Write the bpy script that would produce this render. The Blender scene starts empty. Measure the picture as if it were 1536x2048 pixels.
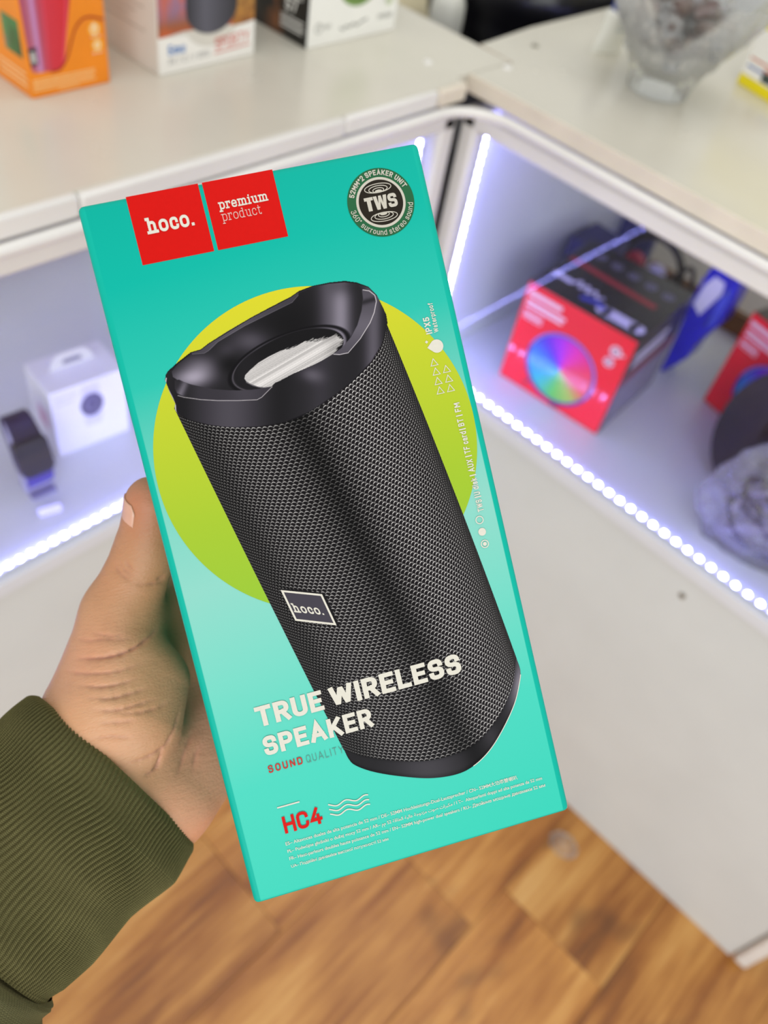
import bpy, bmesh, math, random
import numpy as np
from mathutils import Matrix, Vector

# ================================================================ camera, world, lights, exposure
SC = bpy.context.scene
COL = SC.collection
cam_d = bpy.data.cameras.new('camera')
cam = bpy.data.objects.new('camera', cam_d)
COL.objects.link(cam)
SC.camera = cam
cam_d.sensor_fit = 'VERTICAL'
cam_d.sensor_height = 24.0
cam_d.lens = 1688.72 * 24.0 / 2048.0
cam_d.clip_start = 0.01
cam_d.clip_end = 50
cam.matrix_world = Matrix(((0.70349204, -0.59879335, 0.38281258, 0.0),
                           (0.69427107, 0.4638567, -0.55029504, 0.0),
                           (0.15194283, 0.65290389, 0.7420444, 1.35),
                           (0, 0, 0, 1)))
cam_d.dof.use_dof = True
cam_d.dof.focus_distance = 0.256
cam_d.dof.aperture_fstop = cam_d.lens / 3.3

SC.view_settings.view_transform = 'Standard'
SC.view_settings.look = 'None'
SC.view_settings.exposure = 0.0
SC.view_settings.gamma = 1.0
SC.view_settings.use_curve_mapping = False

world = bpy.data.worlds.new('shop_daylight')
SC.world = world
world.use_nodes = True
world.node_tree.nodes['Background'].inputs[0].default_value = (1.0, 0.985, 0.96, 1)
world.node_tree.nodes['Background'].inputs[1].default_value = 0.64

def area_light(name, loc, rot, sx, sy, watts, col):
    d = bpy.data.lights.new(name, 'AREA'); d.shape = 'RECTANGLE'; d.size = sx; d.size_y = sy
    d.energy = watts; d.color = col
    o = bpy.data.objects.new(name, d); COL.objects.link(o); o.location = loc; o.rotation_euler = rot
    return o
area_light('ceiling_lamp', (-0.2, 0.1, 3.0), (0, 0, 0), 2.2, 1.4, 11, (1.0, 0.98, 0.94))
area_light('back_wall_fill', (-0.3, 1.25, 2.9), (0, 0, 0), 1.2, 0.5, 5, (1.0, 0.98, 0.95))  # unseen lamp added to brighten the wall behind the counter
area_light('shop_window_light', (1.9, -2.0, 1.7), (math.radians(82), 0, math.radians(43)), 3.0, 2.0, 74, (0.95, 0.985, 1.0))

# ================================================================ helpers
def lin(c):
    if isinstance(c, str): c = tuple(int(c[i:i + 2], 16) for i in (0, 2, 4))
    return tuple((x / 255 / 12.92) if x / 255 <= 0.04045 else ((x / 255 + 0.055) / 1.055) ** 2.4 for x in c)
def lin_np(a):
    a = np.clip(a, 0, 255) / 255.0
    return np.where(a <= 0.04045, a / 12.92, ((a + 0.055) / 1.055) ** 2.4)

class NT:
    """small node-tree writer"""
    def __init__(s, mat): s.t = mat.node_tree; s.n = s.t.nodes; s.l = s.t.links
    def add(s, typ, **kw):
        n = s.n.new(typ)
        for k, v in kw.items(): setattr(n, k, v)
        return n
    def put(s, sock, v):
        if isinstance(v, bpy.types.NodeSocket): s.l.new(v, sock)
        else: sock.default_value = v
    def math(s, op, a, b=0.0, c=0.0, clamp=False):
        n = s.add('ShaderNodeMath', operation=op, use_clamp=clamp)
        s.put(n.inputs[0], a); s.put(n.inputs[1], b); s.put(n.inputs[2], c)
        return n.outputs[0]
    def mix(s, f, a, b, blend='MIX'):
        n = s.add('ShaderNodeMix', data_type='RGBA', blend_type=blend)
        s.put(n.inputs[0], f)
        s.put(n.inputs[6], a if isinstance(a, bpy.types.NodeSocket) else (*a, 1)); s.put(n.inputs[7], b if isinstance(b, bpy.types.NodeSocket) else (*b, 1))
        return n.outputs[2]
    def ramp(s, f, stops):
        n = s.add('ShaderNodeValToRGB'); s.put(n.inputs[0], f)
        e = n.color_ramp.elements
        while len(e) < len(stops): e.new(0.5)
        for k, (p, c) in enumerate(stops): e[k].position = p; e[k].color = (*c, 1)
        return n.outputs[0]
    def coord(s, kind='Object', scale=(1, 1, 1), rot=(0, 0, 0)):
        c = s.add('ShaderNodeTexCoord'); m = s.add('ShaderNodeMapping')
        m.inputs['Scale'].default_value = scale; m.inputs['Rotation'].default_value = rot
        s.l.new(c.outputs[kind], m.inputs[0]); return m.outputs[0]
    def noise(s, vec, scale, detail=3.0, rough=0.5, out=0):
        n = s.add('ShaderNodeTexNoise'); s.put(n.inputs['Vector'], vec)
        n.inputs['Scale'].default_value = scale; n.inputs['Detail'].default_value = detail; n.inputs['Roughness'].default_value = rough
        return n.outputs[out]
    def bump(s, h, strength, dist=0.001):
        n = s.add('ShaderNodeBump'); n.inputs['Strength'].default_value = strength; n.inputs['Distance'].default_value = dist
        s.put(n.inputs['Height'], h); return n.outputs[0]

def pbr(name, col, rough=0.5, metal=0.0, coat=0.0, spec=0.5, var=None, bump=None, emit=None, sub=None, alpha=None):
    """procedural principled material: colour with gentle noise variation and a fine relief"""
    m = bpy.data.materials.new(name); m.use_nodes = True
    t = NT(m); b = t.n['Principled BSDF']
    c = lin(col) if not isinstance(col, tuple) or max(col) > 1 else col
    b.inputs['Base Color'].default_value = (*c, 1)
    b.inputs['Roughness'].default_value = rough; b.inputs['Metallic'].default_value = metal
    b.inputs['Coat Weight'].default_value = coat; b.inputs['Specular IOR Level'].default_value = spec
    if coat: b.inputs['Coat Roughness'].default_value = 0.12
    if var:
        f = t.noise(t.coord(), var[0], 4)
        d = tuple(x * (1 - var[1]) for x in c); u = tuple(min(1, x * (1 + var[1])) for x in c)
        t.put(b.inputs['Base Color'], t.ramp(f, [(0.3, d), (0.7, u)]))
    if bump: t.put(b.inputs['Normal'], t.bump(t.noise(t.coord(), bump[0], 4), bump[1], 0.0005))
    if emit:
        b.inputs['Emission Color'].default_value = (*emit[0], 1); b.inputs['Emission Strength'].default_value = emit[1]
    return m

def tag(o, label=None, cat=None, group=None, kind=None):
    if label: o['label'] = label
    if cat: o['category'] = cat
    if group: o['group'] = group
    if kind: o['kind'] = kind
    return o
def empty(name, loc=(0, 0, 0), rz=0.0, mat=None):
    o = bpy.data.objects.new(name, None); COL.objects.link(o)
    o.empty_display_size = 0.02
    if mat is not None: o.matrix_world = mat
    else: o.location = loc; o.rotation_euler = (0, 0, rz)
    return o

class MB:
    def __init__(s): s.v = []; s.f = []; s.mi = []; s.m = 0
    def add(s, vs, fs):
        k = len(s.v); s.v += [tuple(map(float, p)) for p in vs]; s.f += [tuple(i + k for i in f) for f in fs]; s.mi += [s.m] * len(fs); return s
    def box(s, lo, hi, M=None):
        (a, b, c), (d, e, f) = lo, hi
        vs = [(a, b, c), (d, b, c), (d, e, c), (a, e, c), (a, b, f), (d, b, f), (d, e, f), (a, e, f)]
        if M is not None: vs = [tuple(M @ Vector(p)) for p in vs]
        return s.add(vs, [(3, 2, 1, 0), (4, 5, 6, 7), (0, 1, 5, 4), (1, 2, 6, 5), (2, 3, 7, 6), (3, 0, 4, 7)])
    def prism(s, pts, z0, z1, M=None):
        n = len(pts)
        vs = [(x, y, z0) for x, y in pts] + [(x, y, z1) for x, y in pts]
        if M is not None: vs = [tuple(M @ Vector(p)) for p in vs]
        return s.add(vs, [tuple(range(n))[::-1], tuple(range(n, 2 * n))] + [(i, (i + 1) % n, n + (i + 1) % n, n + i) for i in range(n)])
    def poly(s, pts): return s.add(pts, [tuple(range(len(pts)))])
    def lathe(s, prof, n=32, c=(0, 0, 0), mod=None, M=None, close=True):
        vs, fs = [], []
        for k, (r, z) in enumerate(prof):
            for i in range(n):
                a = 2 * math.pi * i / n; q = r + (mod(k, a) if mod else 0)
                vs.append((c[0] + q * math.cos(a), c[1] + q * math.sin(a), c[2] + z))
        for k in range(len(prof) - 1):
            for i in range(n):
                j = (i + 1) % n
                fs.append((k * n + i, k * n + j, (k + 1) * n + j, (k + 1) * n + i))
        if close: fs += [tuple(range(n))[::-1], tuple((len(prof) - 1) * n + i for i in range(n))]
        if M is not None: vs = [tuple(M @ Vector(p)) for p in vs]
        return s.add(vs, fs)
    def tube(s, path, r, n=10, cap=True):
        P = [Vector(p) for p in path]; m = len(P)
        rr = r if isinstance(r, (list, tuple)) else [r] * m
        up = None; vs, fs = [], []
        for i, p in enumerate(P):
            d = (P[min(i + 1, m - 1)] - P[max(i - 1, 0)]).normalized()
            if up is None: up = d.orthogonal().normalized()
            up = (up - d * up.dot(d)).normalized(); w = d.cross(up)
            for k in range(n):
                a = 2 * math.pi * k / n
                vs.append(tuple(p + (up * math.cos(a) + w * math.sin(a)) * rr[i]))
        for i in range(m - 1):
            for k in range(n):
                j = (k + 1) % n
                fs.append((i * n + k, i * n + j, (i + 1) * n + j, (i + 1) * n + k))
        if cap: fs += [tuple(range(n))[::-1], tuple((m - 1) * n + k for k in range(n))]
        return s.add(vs, fs)
    def build(s, name, mat, parent=None, smooth=None, bevel=None, seg=3, loc=None, rot=None):
        me = bpy.data.meshes.new(name); me.from_pydata(s.v, [], s.f)
        for x in (mat if isinstance(mat, list) else [mat]): me.materials.append(x)
        if any(s.mi): me.polygons.foreach_set('material_index', s.mi)
        bm = bmesh.new(); bm.from_mesh(me); bmesh.ops.recalc_face_normals(bm, faces=bm.faces[:]); bm.to_mesh(me); bm.free()
        if smooth is not None: me.shade_smooth(); me.set_sharp_from_angle(angle=math.radians(smooth))
        me.update()
        o = bpy.data.objects.new(name, me); COL.objects.link(o)
        if parent is not None: o.parent = parent
        if loc is not None: o.location = loc
        if rot is not None: o.rotation_euler = rot
        if bevel:
            b = o.modifiers.new('rounded_edges', 'BEVEL'); b.width = bevel; b.segments = seg; b.limit_method = 'ANGLE'; b.harden_normals = False
            if smooth is None: me.shade_smooth(); me.set_sharp_from_angle(angle=math.radians(35))
        return o
def flat(name, mat, parent, pts):        # flat piece of print
    m = MB(); m.poly(pts); 
    me = bpy.data.meshes.new(name); me.from_pydata(m.v, [], m.f); me.materials.append(mat)
    o = bpy.data.objects.new(name, me); COL.objects.link(o); o.parent = parent; return o
def np_mesh(name, v, f, mat, parent=None, smooth=True):
    me = bpy.data.meshes.new(name)
    v = np.asarray(v, np.float32); f = np.asarray(f, np.int32)
    me.vertices.add(len(v)); me.vertices.foreach_set('co', v.ravel())
    k = f.shape[1]
    me.loops.add(f.size); me.loops.foreach_set('vertex_index', f.ravel())
    me.polygons.add(len(f)); me.polygons.foreach_set('loop_start', np.arange(0, f.size, k, dtype=np.int32))
    me.update(calc_edges=True); me.validate()
    if smooth: me.shade_smooth()
    me.materials.append(mat)
    o = bpy.data.objects.new(name, me); COL.objects.link(o)
    if parent is not None: o.parent = parent
    return o
def set_col(o, name, rgb):
    a = o.data.color_attributes.new(name, 'FLOAT_COLOR', 'POINT')
    c = np.ones((len(rgb), 4), np.float32); c[:, :3] = rgb
    a.data.foreach_set('color', c.ravel())
def set_uv(o, uv):
    l = o.data.uv_layers.new(name='UVMap')
    vi = np.zeros(len(o.data.loops), np.int32); o.data.loops.foreach_get('vertex_index', vi)
    l.data.foreach_set('uv', np.asarray(uv, np.float32)[vi].ravel())

# ---------------------------------------------------------------- constant-stroke lettering (cap height 1)
_o = lambda w, h, r: [(0, 0, r), (w, 0, r), (w, h, r), (0, h, r), 'c']
X = 0.72
SANS = {
 'A': (.72, [[(0, 0), (.36, 1), (.72, 0)], [(.12, .3), (.6, .3)]]),
 'B': (.6, [[(0, .52), (.54, .52, .22), (.54, 1, .22), (0, 1), (0, 0), (.6, 0, .25), (.6, .52, .25), (.3, .52)]]),
 'C': (.58, [[(.58, .74), (.58, 1, .28), (0, 1, .28), (0, 0, .28), (.58, 0, .28), (.58, .26)]]),
 'D': (.6, [[(0, 0), (.6, 0, .3), (.6, 1, .3), (0, 1), 'c']]),
 'E': (.5, [[(.5, 1), (0, 1), (0, 0), (.5, 0)], [(0, .51), (.43, .51)]]),
 'F': (.5, [[(.5, 1), (0, 1), (0, 0)], [(0, .5), (.42, .5)]]),
 'H': (.6, [[(0, 0), (0, 1)], [(.6, 0), (.6, 1)], [(0, .51), (.6, .51)]]),
 'I': (0, [[(0, 0), (0, 1)]]),
 'K': (.6, [[(0, 0), (0, 1)], [(.56, 1), (.03, .36)], [(.2, .58), (.6, 0)]]),
 'L': (.48, [[(0, 1), (0, 0), (.48, 0)]]),
 'M': (.74, [[(0, 0), (0, 1), (.37, .36), (.74, 1), (.74, 0)]]),
 'N': (.6, [[(0, 0), (0, 1), (.6, 0), (.6, 1)]]),
 'O': (.6, [_o(.6, 1, .3)]),
 'P': (.56, [[(0, 0), (0, 1), (.56, 1, .26), (.56, .44, .26), (0, .44)]]),
 'Q': (.6, [_o(.6, 1, .3), [(.36, .26), (.62, -.02)]]),
 'R': (.58, [[(0, 0), (0, 1), (.56, 1, .26), (.56, .46, .26), (0, .46)], [(.3, .46), (.58, 0)]]),
 'S': (.56, [[(.54, .8), (.54, 1, .24), (0, 1, .24), (0, .52, .23), (.56, .52, .23), (.56, 0, .25), (0, 0, .25), (0, .2)]]),
 'T': (.62, [[(0, 1), (.62, 1)], [(.31, 1), (.31, 0)]]),
 'U': (.58, [[(0, 1), (0, 0, .28), (.58, 0, .28), (.58, 1)]]),
 'W': (.98, [[(0, 1), (.23, 0), (.49, 1), (.75, 0), (.98, 1)]]),
 'X': (.6, [[(0, 0), (.6, 1)], [(0, 1), (.6, 0)]]),
 'Y': (.64, [[(0, 1), (.32, .45), (.64, 1)], [(.32, .45), (.32, 0)]]),
 'V': (.64, [[(0, 1), (.32, 0), (.64, 1)]]),
 '0': (.54, [_o(.54, 1, .27)]),
 '2': (.54, [[(0, .76), (0, 1, .27), (.53, 1, .27), (.53, .62, .2), (0, .0), (.54, 0)]]),
 '3': (.54, [[(0, .8), (0, 1, .25), (.52, 1, .25), (.52, .53, .22), (.2, .53)], [(.25, .53), (.54, .53, .25), (.54, 0, .26), (0, 0, .26), (0, .2)]]),
 '4': (.6, [[(.4, 1), (0, .26), (.6, .26)], [(.44, .52), (.44, 0)]]),
 '5': (.54, [[(.5, 1), (.04, 1), (.02, .54), (.54, .58, .26), (.54, 0, .27), (0, 0, .26), (0, .18)]]),
 '6': (.54, [[(.44, 1), (.0, .42, .2), (0, 0, .27), (.54, 0, .27), (.54, .54, .27), (.06, .54, .2), (.02, .3)]]),
 '7': (.54, [[(0, 1), (.54, 1), (.2, 0)]]),
 'a': (.46, [[(.02, .56), (.05, X, .16), (.46, X, .2), (.46, 0)], [(.46, .42), (0, .42, .2), (0, 0, .2), (.46, .02, .16), (.46, .2)]]),
 'c': (.42, [[(.42, .54), (.42, X, .2), (0, X, .24), (0, 0, .24), (.42, 0, .2), (.42, .18)]]),
 'd': (.48, [[(.48, 1), (.48, 0)], [(.48, .5), (.48, X, .2), (0, X, .24), (0, 0, .24), (.48, 0, .2), (.48, .2)]]),
 'e': (.48, [[(0, .36), (.48, .36), (.48, X, .24), (0, X, .24), (0, 0, .24), (.46, 0, .2), (.46, .14)]]),
 'f': (.3, [[(.32, 1), (.12, 1, .14), (.12, 0)], [(0, X), (.3, X)]]),
 'h': (.46, [[(0, 0), (0, 1)], [(0, .5), (.0, X, .2), (.46, X, .22), (.46, 0)]]),
 'i': (0, [[(0, 0), (0, X)], [(0, .98), (0, 1)]]),
 'k': (.44, [[(0, 0), (0, 1)], [(.42, X), (.02, .24)], [(.14, .4), (.44, 0)]]),
 'l': (0, [[(0, 0), (0, 1)]]),
 'm': (.8, [[(0, 0), (0, X)], [(0, .5), (0, X, .18), (.4, X, .2), (.4, 0)], [(.4, .5), (.4, X, .18), (.8, X, .2), (.8, 0)]]),
 'n': (.46, [[(0, 0), (0, X)], [(0, .5), (0, X, .2), (.46, X, .22), (.46, 0)]]),
 'o': (.48, [_o(.48, X, .24)]),
 'p': (.48, [[(0, X), (0, -.24)], [(0, .5), (0, X, .2), (.48, X, .24), (.48, 0, .24), (0, 0, .2), (0, .2)]]),
 'r': (.3, [[(0, 0), (0, X)], [(0, .46), (0.02, X, .2), (.32, X)]]),
 's': (.42, [[(.4, .58), (.4, X, .17), (0, X, .17), (0, .37, .16), (.42, .37, .16), (.42, 0, .18), (0, 0, .18), (0, .14)]]),
 't': (.32, [[(.12, .96), (.12, 0, .16), (.32, 0)], [(0, X), (.3, X)]]),
 'u': (.46, [[(0, X), (0, 0, .22), (.46, 0, .22), (.46, .22)], [(.46, X), (.46, 0)]]),
 'w': (.7, [[(0, X), (.17, 0), (.35, X), (.53, 0), (.7, X)]]),
 '|': (0, [[(0, -.1), (0, 1.02)]]), '.': (0, [[(0, 0), (0, .02)]]), '*': (.24, [[(.12, .6), (.12, .9)], [(0, .67), (.24, .83)], [(0, .83), (.24, .67)]]),
 '\u00b0': (.2, [[(0, .76, .1), (.2, .76, .1), (.2, .98, .1), (0, .98, .1), 'c']]), '-': (.3, [[(0, .4), (.3, .4)]]), '/': (.36, [[(0, 0), (.36, 1)]]),
}
_sf = lambda x, y, w=.15: [(x - w, y), (x + w, y)]
SLAB = {
 'h': (.66, [[(.1, 0), (.1, 1)], [(.1, .46), (.13, X, .2), (.56, X, .22), (.56, 0)], [(-.04, 1), (.1, 1)], _sf(.1, 0), _sf(.56, 0)]),
 'o': (.58, [_o(.58, X, .29)]),
 'c': (.5, [[(.5, .5), (.5, X, .2), (0, X, .28), (0, 0, .28), (.52, 0, .24), (.52, .16)]]),
 '.': (.02, [[(0, .02), (.02, .02)]]),
 'p': (.6, [[(.08, X), (.08, -.3)], [(.08, .5), (.1, X, .2), (.6, X, .26), (.6, 0, .26), (.1, 0, .2), (.08, .2)], [(-.06, X), (.08, X)], _sf(.08, -.3)]),
 'r': (.46, [[(.1, 0), (.1, X)], [(.1, .42), (.14, X, .22), (.46, X), (.46, .56)], [(-.04, X), (.1, X)], _sf(.1, 0)]),
 'e': (.54, [[(0, .37), (.54, .37), (.54, X, .26), (0, X, .27), (0, 0, .27), (.52, 0, .24), (.52, .12)]]),
 'm': (1.06, [[(.1, 0), (.1, X)], [(.1, .46), (.12, X, .18), (.53, X, .2), (.53, 0)], [(.53, .46), (.55, X, .18), (.96, X, .2), (.96, 0)], [(-.04, X), (.1, X)], _sf(.1, 0, .12), _sf(.53, 0, .12), _sf(.96, 0, .12)]),
 'i': (.2, [[(.1, 0), (.1, X)], [(-.03, X), (.1, X)], _sf(.1, 0), [(.1, .98), (.1, 1.0)]]),
 'u': (.64, [[(.1, X), (.1, 0, .22), (.54, 0, .22), (.54, .22)], [(.54, X), (.54, 0), (.68, 0)], [(-.04, X), (.1, X)], [(.4, X), (.54, X)]]),
 'd': (.62, [[(.5, 1), (.5, 0), (.64, 0)], [(.5, .5), (.48, X, .2), (0, X, .26), (0, 0, .26), (.48, 0, .2), (.5, .2)], [(.36, 1), (.5, 1)]]),
 't': (.4, [[(.14, .96), (.14, 0, .16), (.4, 0), (.4, .1)], [(0, X), (.36, X)]]),
}
def fillet(path):
    closed = path[-1] == 'c'
    p = [q if len(q) == 3 else (q[0], q[1], 0.0) for q in path if q != 'c']
    n = len(p); out = []
    for i, (x, y, r) in enumerate(p):
        if r <= 0 or (not closed and i in (0, n - 1)): out.append((x, y)); continue
        a = np.array(p[i - 1][:2]); b = np.array(p[(i + 1) % n][:2]); c = np.array((x, y))
        la, lb = np.linalg.norm(a - c), np.linalg.norm(b - c)
        ua, ub = (a - c) / la, (b - c) / lb
        th = math.acos(max(-1, min(1, ua @ ub)))
        t = min(r / math.tan(th / 2), la * (0.5 if p[i - 1][2] > 0 else 1), lb * (0.5 if p[(i + 1) % n][2] > 0 else 1))
        for k in range(7):                                    # quadratic-ish arc
            s = k / 6; q0 = c + ua * t * (1 - s); 
            w0, w1, w2 = (1 - s) ** 2, 2 * s * (1 - s) * 0.85, s ** 2
            out.append(tuple((w0 * (c + ua * t) + w1 * c + w2 * (c + ub * t)) / (w0 + w1 + w2)))
    return out, closed
def stroke(pts, closed, t):
    P = []
    for q in pts:
        if not P or math.hypot(q[0] - P[-1][0], q[1] - P[-1][1]) > 1e-5: P.append(q)
    if closed and math.hypot(P[0][0] - P[-1][0], P[0][1] - P[-1][1]) < 1e-5: P.pop()
    P = np.array(P, float); n = len(P)
    if not closed:
        P[0] += (P[0] - P[1]) / np.linalg.norm(P[0] - P[1]) * t / 2
        P[-1] += (P[-1] - P[-2]) / np.linalg.norm(P[-1] - P[-2]) * t / 2
    L, R = [], []
    for i in range(n):
        a = P[i] - P[i - 1] if (closed or i > 0) else P[1] - P[0]
        b = P[(i + 1) % n] - P[i] if (closed or i < n - 1) else P[-1] - P[-2]
        a = a / np.linalg.norm(a); b = b / np.linalg.norm(b)
        na, nb = np.array((-a[1], a[0])), np.array((-b[1], b[0])); m = na + nb
        if np.linalg.norm(m) < 0.55:
            L += [P[i] + na * t / 2, P[i] + nb * t / 2]; R += [P[i] - na * t / 2, P[i] - nb * t / 2]; continue
        m = m / (m @ m) * 2
        L.append(P[i] + m * t / 2); R.append(P[i] - m * t / 2)
    return L, R, closed
class Ink:
    """collects strokes and patches of print that lie in one plane (x right, y up)"""
    def __init__(s): s.v = []; s.f = []
    def strip(s, L, R, closed, fn=lambda p: p):
        k = len(s.v); n = len(L)
        s.lift = (getattr(s, 'lift', 0) + 1) % 7; e = s.lift * 1.1e-5         # crossing strokes lie one on the other, never in one plane
        s.v += [(*fn(p), e + i * 6e-7) for i, p in enumerate(L)] + [(*fn(p), e + i * 6e-7) for i, p in enumerate(R)]
        for i in range(n if closed else n - 1):
            j = (i + 1) % n; s.f.append((k + n + i, k + n + j, k + j, k + i))
    def line(s, pts, t, closed=False): s.strip(*stroke([tuple(p) for p in pts], closed, t))
    def poly(s, pts):
        k = len(s.v); s.v += [tuple(p) for p in pts]; s.f.append(tuple(range(k, k + len(pts))))
    def disc(s, c, r, n=28): s.poly([(c[0] + r * math.cos(2 * math.pi * i / n), c[1] + r * math.sin(2 * math.pi * i / n)) for i in range(n)])
    def ring(s, c, rx, ry, t, n=36): s.line([(c[0] + rx * math.cos(2 * math.pi * i / n), c[1] + ry * math.sin(2 * math.pi * i / n)) for i in range(n)], t, True)
    def text(s, txt, org, h, th, font=SANS, width=None, ang=0.0, gap=0.16, space=0.34, fn=None, xs=1.0):
        """txt from org, cap height h, stroke th (of h); width fits the line; fn bends the line (arc lettering)"""
        x = 0.0; items = []
        for ch in txt:
            if ch == ' ': x += space; continue
            w, paths = font[ch]; items.append((x, paths)); x += w * xs * (1 - th) + th + gap
        tot = x - gap; sx = (width / (tot * h)) if width else 1.0
        ca, sa = math.cos(ang), math.sin(ang)
        def place(p):
            X_, Y_ = p[0] * h * sx, p[1] * h
            if fn: return fn(X_, Y_, tot * h * sx)
            return (org[0] + X_ * ca - Y_ * sa, org[1] + X_ * sa + Y_ * ca)
        for x0, paths in items:
            for path in paths:
                pts, closed = fillet(path)
                pts = [(x0 + th / 2 + px_ * xs * (1 - th), th / 2 + py_ * (1 - th)) for px_, py_ in pts]
                L, R, c = stroke(pts, closed, th); s.strip(L, R, c, place)
        return s
    def build(s, name, mat, parent, z=0.0, M=None):
        v = [(q[0], q[1], z + (q[2] if len(q) > 2 else 0.0)) for q in s.v]
        if M is not None: v = [tuple(M @ Vector(p)) for p in v]
        me = bpy.data.meshes.new(name); me.from_pydata(v, [], s.f); me.materials.append(mat)
        o = bpy.data.objects.new(name, me); COL.objects.link(o); o.parent = parent
        return o
def font_line(name, txt, a, b, mat, parent, z, fat=0.0):
    """one line of small print set in the built-in typeface between the points a and b (x, y)"""
    c = bpy.data.curves.new(name, 'FONT'); c.body = txt; c.size = 1.0; c.offset = fat; c.resolution_u = 3
    t = bpy.data.objects.new(name, c); COL.objects.link(t)
    bpy.context.view_layer.update()
    me = bpy.data.meshes.new_from_object(t.evaluated_get(bpy.context.evaluated_depsgraph_get()))
    bpy.data.objects.remove(t); bpy.data.curves.remove(c)
    n = len(me.vertices); v = np.zeros(n * 3, np.float32); me.vertices.foreach_get('co', v); v = v.reshape(-1, 3)
    x0, x1 = v[:, 0].min(), v[:, 0].max()
    d = Vector((b[0] - a[0], b[1] - a[1])); k = d.length / (x1 - x0); e = d.normalized()
    X_ = (v[:, 0] - x0) * k; Y_ = v[:, 1] * k
    w = np.stack([a[0] + X_ * e.x - Y_ * e.y, a[1] + X_ * e.y + Y_ * e.x, np.full(n, z)], 1).astype(np.float32)
    me.vertices.foreach_set('co', w.ravel()); me.materials.clear(); me.materials.append(mat); me.name = name
    o = bpy.data.objects.new(name, me); COL.objects.link(o); o.parent = parent
    return o

# ================================================================ materials of the place
M = {}
def laminate(name, col, rough=0.32):
    m = bpy.data.materials.new(name); m.use_nodes = True
    t = NT(m); b = t.n['Principled BSDF']; c = lin(col)
    f = t.noise(t.coord(scale=(1, 1, 1)), 9, 5)
    t.put(b.inputs['Base Color'], t.ramp(f, [(0.3, tuple(x * .95 for x in c)), (0.65, c)]))
    t.put(b.inputs['Roughness'], t.math('MULTIPLY_ADD', t.noise(t.coord(), 24, 3), 0.16, rough - 0.08))
    t.put(b.inputs['Normal'], t.bump(t.noise(t.coord(), 1400, 2), 0.05, 0.0004))
    return m
M['top'] = laminate('cream_laminate', 'd4d0c3', 0.24)
M['white'] = laminate('white_laminate', 'dbdee4', 0.4)
M['panel'] = laminate('panel_laminate', 'd5d9d8', 0.42)
M['plastic'] = pbr('white_plastic', 'e4e2de', 0.35, var=(12, .03))
M['ivory_edge'] = pbr('ivory_edge_band', 'dcd2c2', 0.4, var=(20, .06))
M['raw_wood'] = pbr('raw_chipboard_edge', '8a5526', 0.75, var=(160, .35), bump=(500, .3))
M['brown'] = pbr('brown_board', '6e4527', 0.6, var=(30, .25))
M['dark_blue'] = pbr('slate_blue_post', '3a4070', 0.5, var=(8, .1))
M['black'] = pbr('black_plastic', '101014', 0.4, var=(30, .2))
M['screw'] = pbr('dull_metal', '8a8577', 0.4, metal=.7, var=(60, .2))
M['wall'] = pbr('painted_wall', 'e6e8e4', 0.85, var=(3, .06), bump=(120, .15))
M['led'] = pbr('led_chip', 'ffffff', 0.4, emit=((0.32, 0.33, 1.0), 84.0))
M['led_base'] = pbr('led_tape', 'e8e6f4', 0.4, var=(40, .04))
g = bpy.data.materials.new('window_glass'); g.use_nodes = True
t = NT(g); t.n.remove(t.n['Principled BSDF'])
tr = t.add('ShaderNodeBsdfTransparent'); tr.inputs[0].default_value = (0.965, 0.975, 0.97, 1)
gl = t.add('ShaderNodeBsdfGlossy'); gl.inputs['Roughness'].default_value = 0.01
fr = t.add('ShaderNodeFresnel'); fr.inputs[0].default_value = 1.45; ge = t.add('ShaderNodeNewGeometry')
mx = t.add('ShaderNodeMixShader'); t.l.new(t.math('MULTIPLY', fr.outputs[0], t.math('SUBTRACT', 1.0, ge.outputs['Backfacing'])), mx.inputs[0]); t.l.new(tr.outputs[0], mx.inputs[1]); t.l.new(gl.outputs[0], mx.inputs[2])
t.l.new(mx.outputs[0], t.n['Material Output'].inputs[0])
M['glass'] = g

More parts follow.
